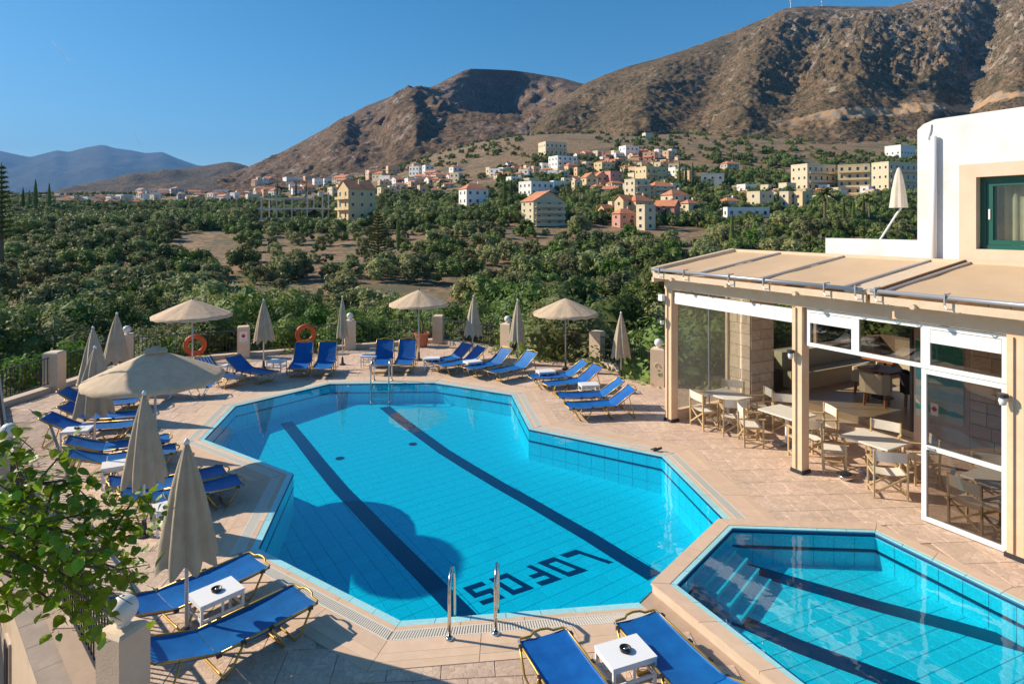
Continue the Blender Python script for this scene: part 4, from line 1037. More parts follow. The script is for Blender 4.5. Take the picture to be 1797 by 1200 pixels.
# parasols
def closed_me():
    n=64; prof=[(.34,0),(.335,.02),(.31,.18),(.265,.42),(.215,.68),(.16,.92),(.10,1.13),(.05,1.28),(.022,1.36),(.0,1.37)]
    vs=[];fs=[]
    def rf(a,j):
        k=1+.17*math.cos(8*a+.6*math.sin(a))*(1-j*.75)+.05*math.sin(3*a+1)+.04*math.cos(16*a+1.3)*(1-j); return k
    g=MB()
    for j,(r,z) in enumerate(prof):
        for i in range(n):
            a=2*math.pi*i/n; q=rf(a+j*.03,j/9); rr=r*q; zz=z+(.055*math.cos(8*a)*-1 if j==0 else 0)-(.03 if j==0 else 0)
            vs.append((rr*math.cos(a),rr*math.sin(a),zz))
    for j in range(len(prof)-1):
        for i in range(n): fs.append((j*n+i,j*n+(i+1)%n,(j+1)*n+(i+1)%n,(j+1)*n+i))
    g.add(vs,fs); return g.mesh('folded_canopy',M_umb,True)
CM=[closed_me()]
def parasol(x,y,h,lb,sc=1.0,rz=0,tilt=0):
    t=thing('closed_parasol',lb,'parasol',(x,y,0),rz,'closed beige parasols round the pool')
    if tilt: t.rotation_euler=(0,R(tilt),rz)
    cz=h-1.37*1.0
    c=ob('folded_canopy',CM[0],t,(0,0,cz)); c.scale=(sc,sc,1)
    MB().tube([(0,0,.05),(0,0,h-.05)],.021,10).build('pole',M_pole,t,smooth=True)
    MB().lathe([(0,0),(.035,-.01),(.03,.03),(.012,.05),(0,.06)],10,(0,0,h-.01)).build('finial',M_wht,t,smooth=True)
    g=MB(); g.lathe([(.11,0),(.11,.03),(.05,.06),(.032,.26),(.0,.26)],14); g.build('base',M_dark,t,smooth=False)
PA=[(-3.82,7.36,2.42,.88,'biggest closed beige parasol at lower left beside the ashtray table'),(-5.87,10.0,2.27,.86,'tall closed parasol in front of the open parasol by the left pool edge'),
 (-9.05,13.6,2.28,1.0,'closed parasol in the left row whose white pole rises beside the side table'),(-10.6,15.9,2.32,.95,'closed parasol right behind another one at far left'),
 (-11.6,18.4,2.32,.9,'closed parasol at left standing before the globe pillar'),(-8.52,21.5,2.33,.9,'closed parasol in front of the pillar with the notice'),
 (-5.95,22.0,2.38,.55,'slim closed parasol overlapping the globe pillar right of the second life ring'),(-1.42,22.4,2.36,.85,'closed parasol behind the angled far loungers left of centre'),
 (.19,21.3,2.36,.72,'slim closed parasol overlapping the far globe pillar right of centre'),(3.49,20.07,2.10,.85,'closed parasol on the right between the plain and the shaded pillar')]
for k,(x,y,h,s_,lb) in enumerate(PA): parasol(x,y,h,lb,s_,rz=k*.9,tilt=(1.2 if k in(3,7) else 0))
def open_parasol(x,y,h,rad,lb,tiers=False,rz=0,drop=.50):
    t=thing('open_parasol',lb,'parasol',(x,y,0),rz,'open beige parasols round the pool')
    n=64; g=MB(); rings=14; ribs=8; vs=[];fs=[]
    rs=[.02+ (rad-.02)*i/rings for i in range(rings+1)]
    for i,r in enumerate(rs):
        for k in range(n):
            a=2*math.pi*k/n; f=r/rad; sg=(1-abs(math.cos(ribs*a/2))**1.5)
            z=h-drop*(f**1.12)-(.02 if tiers else .045)*sg*f*math.sin(math.pi*min(1,f*.9))+((.006 if tiers else .022)*noise.noise(Vector((math.cos(a)*9,math.sin(a)*9,x+f*1.5)))+.010*math.cos(24*a+x)*min(1,f*1.5))*f
            vs.append((r*math.cos(a),r*math.sin(a),z))
    for k in range(n):
        a=2*math.pi*k/n; vs.append((rad*.995*math.cos(a),rad*.995*math.sin(a),h-drop-.07-.012*math.cos(16*a)))
    for i in range(rings+1):
        for k in range(n): fs.append((i*n+k,i*n+(k+1)%n,(i+1)*n+(k+1)%n,(i+1)*n+k))
    g.add(vs,fs); g.build('canopy',M_umbo,t,smooth=True)
    if tiers:
        g=MB(); g.lathe([(.0,h+.07),(.04,h+.065),(.12,h+.035),(.22,h-.01),(.225,h-.03)],32,rf=lambda a,j:1+.03*math.cos(8*a)); g.build('vent_cap',M_umbo,t,smooth=True)
    MB().tube([(0,0,.03),(0,0,h)],.024,10).build('pole',M_alum,t,smooth=True)
    for k in range(ribs):
        a=2*math.pi*k/ribs; c,s=math.cos(a),math.sin(a); MB().bar((.03*c,.03*s,h-.05),(rad*.98*c,rad*.98*s,h-drop-.02),.014).build('rib',M_dark,t)
    MB().lathe([(0,0),(.025,0),(.02,.05),(0,.07)],10,(0,0,h+(.1 if tiers else 0))).build('finial',M_dark,t)
    g=MB(); g.lathe([(.13,0),(.13,.04),(.04,.08),(.035,.3),(0,.3)],16); g.build('base',M_dark,t)
open_parasol(-7.2,12.65,2.42,1.28,'large open parasol with vented top by the left pool edge',True,drop=.55)
open_parasol(-10.35,20.3,2.50,1.20,'open parasol at far left behind the first life ring',rz=.3)
open_parasol(-3.37,22.7,2.55,1.07,'open parasol at the far end beside the potted plant',rz=.7)
open_parasol(1.82,21.3,2.42,1.11,'open parasol at the right, over the angled lounger pair',rz=.2)
open_parasol(-11.85,12.95,6.3,.94,'unseen tall open parasol added beyond the left edge to shadow the pool',rz=.2)  # added out of view to cast the round shadow on the pool floor

# life rings
def ring(x,y,z,lb,rz):
    t=thing('life_ring',lb,'life ring',(x,y,z),rz,'orange life rings on the fence'); t.rotation_euler=(R(90),0,rz)
    g=MB(); n,m=36,10; Rr,r=.30,.085; vs=[];fs=[]
    for i in range(n):
        for j in range(m):
            a=2*math.pi*i/n;b_=2*math.pi*j/m; vs.append(((Rr+r*math.cos(b_))*math.cos(a),(Rr+r*math.cos(b_))*math.sin(a),r*.8*math.sin(b_)))
    for i in range(n):
        for j in range(m): fs.append((i*m+j,((i+1)%n)*m+j,((i+1)%n)*m+(j+1)%m,i*m+(j+1)%m))
    g.add(vs,fs); g.build('ring',M_red,t,smooth=True)
    for k in range(4):
        a=R(45+90*k); g=MB(); g.lathe([(.0905,-.03),(.0905,.03)],12); o=g.build('strap',M_red,t); o.location=(.30*math.cos(a),.30*math.sin(a),0); o.rotation_euler=(R(90),0,a); o.scale=(1,.82,1)
p=P(341,612,1.2); ring(-11.3,22.35,.62,'orange life ring behind the first open parasol pole',R(20))
ring(-7.9,24.0,.72,'orange life ring above the pair of upright loungers',R(20))
# ladders
def ladder(px,lb,dirv,base_in):
    A_1,A_2=px; mid=(A_1+A_2)/2; t=thing('pool_ladder',lb,'ladder',(mid.x,mid.y,0))
    for p in(A_1,A_2):
        q_=p-mid; d=Vector(dirv).normalized()
        pts=[q_+Vector((0,0,0))]; pts=[q_,q_+Vector((0,0,.55)),q_+d*.03+Vector((0,0,.66)),q_+d*.10+Vector((0,0,.73)),q_+d*.22+Vector((0,0,.74)),q_+d*.36+Vector((0,0,.66)),q_+d*.44+Vector((0,0,.50)),q_+d*.47+Vector((0,0,.1)),q_+d*.47+Vector((0,0,-.75))]
        MB().tube([Vector(v) for v in pts],.021,10).build('handrail',M_steel,t,smooth=True)
        MB().lathe([(.05,0),(.05,.02),(.03,.035),(.022,.035)],14,q_+Vector((0,0,.008))).build('foot_flange',M_steel,t,smooth=True)
    for z in(-.18,-.42,-.66):
        a=A_1-mid+Vector(dirv).normalized()*.47;c=A_2-mid+Vector(dirv).normalized()*.47; a.z=c.z=z; MB().bar(a,c,.07,.025).build('rung',M_steel,t)
ladder((P(788,1122),P(869,1113)),'polished steel pool ladder at the near edge of the main pool',(.05,1,0),0)
ladder((P(656,668),P(687,668)),'steel pool ladder at the far edge of the main pool',(0,-1,0),0)
# potted plant
def spiky(t,z0,n,L,m,wd=.05,up=.4,seed=0,name='leaf'):
    rnd=random.Random(seed)
    for k in range(n):
        a=rnd.uniform(0,6.28); el=rnd.uniform(up-.5,1.3); l=L*rnd.uniform(.7,1.1); g=MB(); vs=[]
        for i in range(5):
            s=i/4; r=l*s*math.cos(el)+.02; z=z0+l*s*math.sin(el)-.35*l*s*s*math.cos(el); w_=wd*math.sin(math.pi*(.12+.86*s))
            c=Vector((math.cos(a)*r,math.sin(a)*r,z)); sd_=Vector((-math.sin(a),math.cos(a),0))*w_/2; vs+=[c-sd_,c+sd_]
        g.add(vs,[(2*i,2*i+2,2*i+3,2*i+1) for i in range(4)]); g.build(name,m,t)
t=thing('potted_plant','green yucca in a terracotta pot at the far fence','potted plant',(-3.62,25.2,0))
MB().lathe([(.0,0),(.20,0),(.28,.48),(.32,.48),(.32,.56),(.27,.56),(.26,.50),(0,.50)],20).build('pot',M_terra,t)
MB().tube([(0,0,.5),(.03,0,.8),(0,.02,1.05)],.04,8).build('stem',M_trunk,t); spiky(t,1.05,26,.6,M_fol[2],.06,.3,1); spiky(t,.6,16,.55,M_fol[2],.06,.2,2)
for x,y,z,sd_,lb in((-12.4,22.6,-.9,3,'bright yucca just beyond the fence left of the first life ring'),(-11.9,22.9,-1.5,4,'lower bright yucca beyond the fence beside the first life ring')):
    t=thing('yucca',lb,'plant',(x,y,z)); MB().tube([(0,0,-3),(0,0,0),(.03,0,1.4)],.06,8).build('stem',M_trunk,t); spiky(t,1.4,34,.75,M_fol[2],.08,.2,sd_)

# ------------------------------------------------------------------ trees
def crown_mesh(name, m, n, clumps, rx, rz_, leaf, seed, core=True, zc=0):
    rnd=random.Random(seed); g=MB(); cs=[]
    for k in range(clumps):
        a=rnd.uniform(0,6.283); u=rnd.uniform(-.55,1); rr=rnd.uniform(.55,.95)
        h=math.sqrt(max(0,1-u*u)); cs.append((Vector((math.cos(a)*h*rx*rr*(1+.25*noise.noise(Vector((a,seed,0)))),math.sin(a)*h*rx*rr,u*rz_*rr+zc)),rnd.uniform(.26,.46)*rx))
    per=n//clumps
    for c,r in cs:
        if core:
            M=[];k2=6
            vs=[c+Vector((0,0,r*.55))]+[c+Vector((math.cos(6.283*i/k2+t)*r*.62*(.9+.2*rnd.random()),math.sin(6.283*i/k2+t)*r*.62*(.9+.2*rnd.random()),z*r)) for z,t in((.2,0),(-.3,.5)) for i in range(k2)]+[c-Vector((0,0,r*.55))]
            fs=[(0,1+i,1+(i+1)%k2) for i in range(k2)]+[(1+i,7+i,7+(i+1)%k2,1+(i+1)%k2) for i in range(k2)]+[(13,7+(i+1)%k2,7+i) for i in range(k2)]
            g.add(vs,fs)
        for i in range(per):
            d=Vector((rnd.gauss(0,1),rnd.gauss(0,1),rnd.gauss(0,1)+.35)).normalized(); p=c+d*r*rnd.uniform(.55,1.08)
            t=Vector((rnd.gauss(0,1),rnd.gauss(0,1),rnd.gauss(0,1))); s=d.cross(t).normalized(); t=(s.cross(d)+d*rnd.uniform(-.5,.5)).normalized()
            L=leaf*rnd.uniform(.7,1.5); W=L*rnd.uniform(.35,.6)
            g.add([p-t*L,p+s*W,p+t*L,p-s*W],[(0,1,2,3)])
    return g.mesh(name,m)
def trunk_mesh(h,r,seed,limbs=4,rx=1.5):
    rnd=random.Random(seed); g=MB(); g.tube([(0,0,-1.0),(0,0,0),(.1*rnd.uniform(-1,1),.1,h*.5),(.15,0,h)],[r*1.3,r,r*.8,r*.6],7)
    for k in range(limbs):
        a=6.283*k/limbs+rnd.random(); g.tube([(.1,0,h*.7),(math.cos(a)*rx*.3,math.sin(a)*rx*.3,h+.3),(math.cos(a)*rx*.6,math.sin(a)*rx*.6,h+.9)],[r*.5,r*.35,r*.12],5)
    return g.mesh('trunk',M_trunk)
KIND={}
def mk(kind,mi,vars_,n,cl,rx,rz_,leaf,h):
    KIND[kind]=[(crown_mesh('crown',M_fol[mi],n,cl,rx,rz_,leaf,s*13+len(kind)),trunk_mesh(h,.13,s,4,rx),h) for s in range(vars_)]
mk('olive_tree',0,4,7000,34,1.9,1.35,.062,1.3)
mk('dark_tree',1,4,8000,36,2.2,2.1,.072,1.8)
mk('bright_shrub',2,3,6500,26,1.6,1.3,.062,.5)
mk('dry_shrub',3,2,2400,24,1.5,1.1,.07,.6)
mk('small_shrub',0,3,1500,10,.8,.55,.06,.2)
# simpler crowns for the far ones
LOW=[crown_mesh('crown',M_fol[i],700,16,2.0,1.6,.20,50+i) for i in (0,1,0,1,2)]
CYP=[]
for s in range(2):
    rnd=random.Random(s); g=MB()
    for i in range(2200):
        v=rnd.random(); z=v*8; r=.75*math.sin(math.pi*min(1,(v*.93+.07)))**.6*(1-.45*v)*rnd.uniform(.7,1.05); a=rnd.uniform(0,6.283); p=Vector((math.cos(a)*r,math.sin(a)*r,z)); d=Vector((math.cos(a),math.sin(a),0)); s_=Vector((-d.y,d.x,0)); t=Vector((d.x*.3,d.y*.3,1)); L=.16
        g.add([p-t*L,p+s_*L*.5,p+t*L*1.3,p-s_*L*.5],[(0,1,2,3)])
    g.lathe([(.3,0),(.55,1),(.6,3),(.35,6),(.05,7.6)],8); CYP.append(g.mesh('crown',M_fol[1]))
trunk_c=MB().tube([(0,0,-1),(0,0,1)],.12,6).mesh('trunk',M_trunk)
def palm_me():
    g=MB(); rnd=random.Random(3)
    for k in range(46):
        a=rnd.uniform(0,6.283); el=rnd.uniform(-.3,1.2); L=2.3
        pts=[]; 
        for i in range(6):
            s=i/5; r=L*s*math.cos(el); z=L*s*math.sin(el)-1.1*s*s; pts.append(Vector((math.cos(a)*r,math.sin(a)*r,z)))
        for i in range(5):
            c0,c1=pts[i],pts[i+1]; sd_=Vector((-math.sin(a),math.cos(a),0)); w_=.34*math.sin(math.pi*(.15+.8*i/5))
            for sg in(-1,1): g.add([c0,c1,c1+sd_*w_*sg-Vector((0,0,.14)),c0+sd_*w_*sg*.5-Vector((0,0,.08))],[(0,1,2,3)])
    return g.mesh('crown',M_fol[1])
PALM=palm_me(); ptr=MB().tube([(0,0,-1),(0,0,2.5),(.05,0,5.2)],[.26,.2,.16],7).mesh('trunk',M_trunk)
def in_bare(px,py):
    B=[[(435,396),(740,396),(730,482),(450,478)],[(380,500),(450,505),(470,560),(390,540)],[(600,500),(700,490),(740,520),(640,545)],[(170,395),(250,390),(260,402),(170,408)],[(850,440),(900,436),(905,448),(855,452)],[(365,405),(395,395),(440,470),(385,472)],[(300,430),(360,420),(395,470),(330,465)],[(0,555),(52,548),(50,600),(0,608)],[(455,520),(560,500),(600,530),(470,545)],[(520,440),(575,435),(590,455),(540,462)],[(1070,405),(1250,410),(1235,428),(1080,425)],[(120,500),(160,478),(175,500),(130,520)]]
    return any(inside((px,py),q) for q in B)
KEY=[(452,584,386),(580,656,388),(798,860,360),(908,996,397),(905,975,344),(1046,1232,402),(1094,1190,350),(1392,1480,336),(1474,1545,342),(1540,1620,336),(942,1016,302),(1262,1356,380),(1312,1405,362),(1016,1096,331)]
KEYY=[(a,b,c,hit((a+b)/2,c)) for a,b,c in KEY]
def blocks(X,Y,z,h):
    px=898+1100*X/Y; w_=1100*1.5/Y; top=390+(5-z-h)*1100/Y
    return any(a-w_<px<b+w_ and Y<yy+4 and top<c-5 for a,b,c,yy in KEYY)
cand=[]; rnd=random.Random(21)
def proj(X,Y,z): return 898+1100*X/Y, 390+(5-z)*1100/Y
tries=0
while len(cand)<2600 and tries<60000:
    tries+=1
    s=rnd.uniform(-.95,.92); Y=math.exp(rnd.uniform(math.log(30),math.log(420)))
    X=s*Y
    if s>.12 and Y<34 : continue
    if s<-.5 and Y<32: continue
    z=gz(X,Y); px,py=proj(X,Y,z)
    if in_bare(px,py): continue
    if Y>230:   # town zone: sparser
        if rnd.random()<.45: continue
    dens=.5+.5*noise.noise(Vector((X*.03,Y*.03,9)))+.35*noise.noise(Vector((X*.09,Y*.09,4)))
    if 380<px<760 and 480<=py<600 and rnd.random()<.55: continue
    elif rnd.random()>max(0,dens-.25)*2.0: continue
    r=Y*.012+.9
    if any((X-c[0])**2+(Y-c[1])**2<(.48*(r+c[5]))**2 for c in cand): continue
    k=rnd.random()
    if 440<px<730 and 395<py<600: kind='olive_tree' if k<.72 else 'small_shrub' if k<.88 else 'dry_shrub'
    elif px<500: kind='olive_tree' if k<.55 else 'dark_tree' if k<.9 else 'bright_shrub'
    else: kind='olive_tree' if k<.38 else 'dark_tree' if k<.78 else 'bright_shrub' if k<.9 else 'dry_shrub'
    sc_=rnd.choice((.55,.8,1,1,1.25,1.6))*rnd.uniform(.85,1.15)
    if Y<70: sc_=min(sc_,1.1)
    cand.append((X,Y,z,kind,sc_,r))
for yy in (402,411,421,433,447,463,478):
    xx=440+rnd.uniform(0,20)
    while xx<735:
        px=xx; py=yy+(px-590)*.02+rnd.uniform(-2.5,2.5); Y=hit(px,py); X=(px-898)/1100*Y; wpx=rnd.uniform(20,34)*(1 if yy>430 else .8)
        if rnd.random()<.88: cand.append((X,Y,gz(X,Y),'olive_tree' if rnd.random()<.75 else 'dark_tree',wpx*Y/1100/4.0,2))
        xx+=rnd.uniform(24,46)*(1 if yy>430 else .8)
cand=[c for c in cand if not blocks(c[0],c[1],c[2],{'olive_tree':3.2,'dark_tree':4.6}.get(c[3],2)*c[4])]
cand.sort(key=lambda c:c[1])
cnt={}
ZN=[(-2,-.45,'at the far left'),(-.45,-.2,'left of centre'),(-.2,.05,'in the middle'),(.05,.3,'right of centre'),(.3,2,'at the right')]
DN=[(0,60,'on the slope just beyond the terrace fence'),(60,110,'in the valley'),(110,200,'on the rise before the town'),(200,600,'among the houses of the town')]
def where(X,Y):
    s=X/Y; return next(n for a,b,n in DN if a<=Y<b), next(n for a,b,n in ZN if a<=s<b)
LB={'olive_tree':'grey-green olive tree','dark_tree':'dense dark green tree','bright_shrub':'bright green leafy shrub','dry_shrub':'sparse brownish dry shrub','small_shrub':'small low olive-green bush'}
rest=[]; 
def plant(kind,X,Y,z,sc_,v,lb=None,grp=None):
    cr,tr,h=KIND[kind][v%len(KIND[kind])]; d,s=where(X,Y); q_=X/Y; col_=next(n for a,n in ((-.72,'at the far left edge'),(-.58,'under the left cypresses'),(-.42,'below the white left village'),(-.31,'below the unfinished building'),(-.2,'below the yellow house'),(-.06,'below the white red-roofed house'),(.08,'below the beige apartment block'),(.2,'below the peach houses'),(.32,'below the salmon house'),(.46,'behind the first pergola post'),(9,'behind the pergola roof and hotel')) if q_<a); s=col_
    sz_=('small ' if sc_<.85 else 'large ' if sc_>1.15 else 'middling '); d=d.split(' before')[0].replace('on the slope just beyond the terrace fence','near the terrace')
    t=thing(kind,(sz_+lb if lb else sz_+f'{LB[kind]} {d}, {s}'),'tree' if 'tree' in kind else 'shrub',(X,Y,z),(X*7+Y*3)%6.28,sz_+(grp or f'{LB[kind]}s {d}, {s}'),(sc_*(.85+.4*((X*13.7)%1)),sc_*(.85+.4*((Y*9.1)%1)),sc_*(.75+.55*((X*5.3+Y)%1))))
    ob('crown',cr,t,(0,0,h+.5 if 'tree' in kind else h)); ob('trunk',tr,t)
nind=0
for i,(X,Y,z,kind,sc_,r) in enumerate(cand):
    if nind<430 and cnt.get(kind,0)<290: cnt[kind]=cnt.get(kind,0)+1; nind+=1; plant(kind,X,Y,z,sc_,i)
    else: rest.append((X,Y,z,kind,sc_))
# shrubs hugging the fence
fl=[(PIL[i][0],PIL[i][1]) for i in range(len(PIL))]
rnd=random.Random(5)
k=0
for a,b2 in [((-8.95,11.15),(-13.85,16.9)),((-13.85,16.9),fl[2]),(fl[2],fl[3])]+[(fl[i],fl[i+1]) for i in range(3,9)]:
    a=Vector(a);b2=Vector(b2);L=(b2-a).length; no=Vector((-(b2-a).y,(b2-a).x)).normalized()
    m=int(L/1.1)
    for i in range(m):
        p=a.lerp(b2,(i+.5)/m)+no*rnd.uniform(1.5,2.6); top=rnd.uniform(.2,.9)
        s_=rnd.uniform(.85,1.2); kind='bright_shrub' if (rnd.random()<(.75 if -9.5<p.x<-6.5 else .2)) else 'dark_tree' if rnd.random()<.65 else 'olive_tree'
        h=KIND[kind][0][2]; rzz={'bright_shrub':1.3,'dark_tree':2.1,'olive_tree':1.35}[kind]*s_*.85
        if p.x<-8 and p.y<20: top=rnd.uniform(-.1,.45)
        plant(kind,p.x,p.y,top-rzz-(h+.5)*s_*(1 if 'tree' in kind else .6),s_,k,f'{LB[kind]} growing up against the outside of the terrace railing',f'{LB[kind]}s against the railing'); k+=1
# second belt right behind
for i in range(46):
    x=-13+i*.62+rnd.uniform(-.5,.5); y=27.5+rnd.uniform(0,4.5)-max(0,x-2)*.35
    kind=rnd.choice(('dark_tree','olive_tree','dark_tree','bright_shrub'))
    plant(kind,x,y,-4.6-rnd.uniform(0,1.2)*(1 if x<0 else .2),rnd.uniform(.9,1.35),i,f'{LB[kind]} on the bank directly below the far terrace end',f'{LB[kind]}s on the bank below the terrace')
for i in range(24):
    x=5+i*.7; y=24+rnd.uniform(0,8)+i*.2; kind=rnd.choice(('dark_tree','olive_tree','dark_tree'))
    plant(kind,x,y,-4+rnd.uniform(-.5,1),rnd.uniform(1,1.4),i,f'{LB[kind]} behind the pergola and plastic glazing',f'{LB[kind]}s behind the pergola')
# far trees and scrub as one mass
def far_trees(pts,name):
    me=bpy.data.meshes.new(name); me.from_pydata([p[:3] for p in pts],[],[])
    at=me.attributes.new('sz','FLOAT','POINT'); at.data.foreach_set('value',[p[3] for p in pts])
    ai=me.attributes.new('kd','INT','POINT'); ai.data.foreach_set('value',[p[4] for p in pts])
    o=ob(name,me,kind='stuff',label='olive groves and dark trees covering the valley and town slopes')
    ng=bpy.data.node_groups.new('scatter','GeometryNodeTree'); ng.interface.new_socket('Geometry',in_out='INPUT',socket_type='NodeSocketGeometry'); ng.interface.new_socket('Geometry',in_out='OUTPUT',socket_type='NodeSocketGeometry')
    N=ng.nodes;Lk=ng.links; gi=N.new('NodeGroupInput'); go=N.new('NodeGroupOutput'); jn=N.new('GeometryNodeJoinGeometry')
    na=N.new('GeometryNodeInputNamedAttribute'); na.data_type='FLOAT'; na.inputs['Name'].default_value='sz'
    nk=N.new('GeometryNodeInputNamedAttribute'); nk.data_type='INT'; nk.inputs['Name'].default_value='kd'
    rv=N.new('FunctionNodeRandomValue'); rv.data_type='FLOAT_VECTOR'; rv.inputs[0].default_value=(0,0,0); rv.inputs[1].default_value=(0,0,6.28)
    for i,cm in enumerate(LOW):
        src=SRC[i]; oi=N.new('GeometryNodeObjectInfo'); oi.inputs['Object'].default_value=src
        ip=N.new('GeometryNodeInstanceOnPoints'); cp=N.new('FunctionNodeCompare'); cp.data_type='INT'; cp.operation='EQUAL'; cp.inputs[3].default_value=i
        Lk.new(nk.outputs[0],cp.inputs[2]); Lk.new(gi.outputs[0],ip.inputs['Points']); Lk.new(cp.outputs[0],ip.inputs['Selection']); Lk.new(oi.outputs['Geometry'],ip.inputs['Instance']); Lk.new(na.outputs[0],ip.inputs['Scale']); Lk.new(rv.outputs[0],ip.inputs['Rotation']); Lk.new(ip.outputs[0],jn.inputs[0])
    Lk.new(jn.outputs[0],go.inputs[0]); md=o.modifiers.new('scatter','NODES'); md.node_group=ng; return o
# source crowns are real far trees of their own
SRC=[]
for i,me in enumerate(LOW):
    px,py=[(520,395),(740,400),(860,410),(1010,420),(1240,395)][i]; Y=hit(px,py); X=(px-898)/1100*Y
    t=thing('far_tree',f"rounded tree {['left of the unfinished building','behind the dark conifer','before the beige apartment block','right below the peach houses','right of the salmon house'][i]}",'tree',(X,Y,gz(X,Y)))
    SRC.append(ob('crown',me,t,(0,0,1.4))); ob('trunk',KIND['olive_tree'][0][1],t)
pts=[]
rnd=random.Random(8)
for X,Y,z,kind,sc_ in rest:
    i={'olive_tree':0,'dark_tree':1,'bright_shrub':4,'dry_shrub':2,'small_shrub':0}[kind]; pts.append((X,Y,z+1.2*sc_,sc_,i))
for _ in range(6500):       # town slopes and foot of the mountains
    s=rnd.uniform(-.85,.9); Y=math.exp(rnd.uniform(math.log(200),math.log(760))); X=s*Y
    dn=noise.noise(Vector((X*.012,Y*.012,4)))
    if dn<-.12 and Y>300: continue
    if Y>480 and rnd.random()<.35: continue
    z=gz(X,Y)
    if blocks(X,Y,z,3.2): continue
    pts.append((X,Y,z+.8,rnd.uniform(.8,1.9)*(1 if Y<450 else .8),rnd.choice((0,1,1,3,3,1))))
far_trees(pts,'far_trees')
# cypresses, palms, conifers picked out in the photograph
def cyp(px,pyb,pyt,lb,kind='cypress'):
    Y=hit(px,pyb); X=(px-898)/1100*Y; z=gz(X,Y); h=(pyb-pyt)*Y/1100
    t=thing('cypress_tree',lb,'cypress',(X,Y,z),0,'cypresses',(h/8*.8,h/8*.8,h/8)); ob('crown',CYP[int(px)%2],t); ob('trunk',trunk_c,t)
for px,b_,t_,lb in ((62,372,316,'tall thin cypress at far left against the blue mountain'),(86,372,322,'thin cypress right of the tallest one at far left'),(40,372,330,'shorter cypress at far left beside the conifer'),(51,372,334,'second shorter cypress at far left'),
    (486,345,316,'cypress left of the unfinished concrete building top'),(519,345,318,'cypress above the unfinished concrete building'),(537,350,322,'cypress just left of the yellow house'),
    (885,365,310,'cypress group left of the beige apartment block'),(897,368,318,'cypress next to the beige apartment block'),(698,440,380,'dark cypress right of the big dark conifer'),
    (1192,332,285,'cypress left of the row by the red roofed villa'),(1203,330,288,'cypress in the row by the red roofed villa'),(1215,330,286,'third cypress in the row by the red roofed villa'),(1284,445,375,'dark cypress behind the pergola roof'),(1480,400,350,'cypress below the yellow hotel'),(1497,402,352,'cypress below the yellow hotel, right one'),(1515,400,345,'cypress left of the leaning roof parasol')):
    cyp(px,b_,t_,lb)
def palm(px,pyb,h,lb):
    Y=hit(px,pyb); X=(px-898)/1100*Y; t=thing('palm_tree',lb,'palm',(X,Y,gz(X,Y)),px,'palms',h/6.5); ob('crown',PALM,t,(0,0,5.2)); ob('trunk',ptr,t)
for px,b_,h,lb in ((590,360,7,'palm beside the yellow house gable'),(628,372,6,'palm in front of the yellow house roof'),(672,372,7,'palm right of the yellow house'),(1447,395,13,'tall dark palm left of the yellow hotel'),(1222,330,6,'palm near the grey-blue flat house'),(1232,395,6,'palm right of the salmon house'),(1222,400,6,'palm in front of the salmon house'),(1180,402,5,'palm by the car park below the houses'),(1525,395,11,'palm behind the leaning roof parasol'),(1245,338,7,'palm behind the salmon house')):
    palm(px,b_,h,lb)
def conifer(px,pyb,pyt,lb,Y=None,wd=.34):
    Y=Y or hit(px,pyb); X=(px-898)/1100*Y; z=5-(pyb-390)*Y/1100; h=(pyb-pyt)*Y/1100; rnd=random.Random(int(px))
    t=thing('conifer',lb,'conifer',(X,Y,z)); g=MB(); n=15
    for k in range(n):
        zz=h*(.15+.85*k/n); r=h*wd*(1-k/n)**.8+.15
        for i in range(8):
            a=i*.785+k*.4+rnd.uniform(-.15,.15)
            for s in range(7):
                f0=s/7; p=Vector((math.cos(a)*r*f0,math.sin(a)*r*f0,zz+r*.18*f0)); 
                for q in range(2):
                    d=Vector((rnd.gauss(0,1),rnd.gauss(0,1),rnd.gauss(0,.6))).normalized()*h*.035; e=Vector((math.cos(a),math.sin(a),.2))*r*.17
                    g.add([p-d,p+e*.5+Vector((0,0,.1)),p+d,p-e*.3],[(0,1,2,3)])
    g.build('crown',M_fol[1],t); MB().tube([(0,0,-1),(0,0,h)],[h*.025,h*.004],7).build('trunk',M_trunk,t)
conifer(2,440,286,'tall layered conifer at the left edge',75,.13)
conifer(663,462,372,'big dark conifer in the middle of the valley',None,.36)

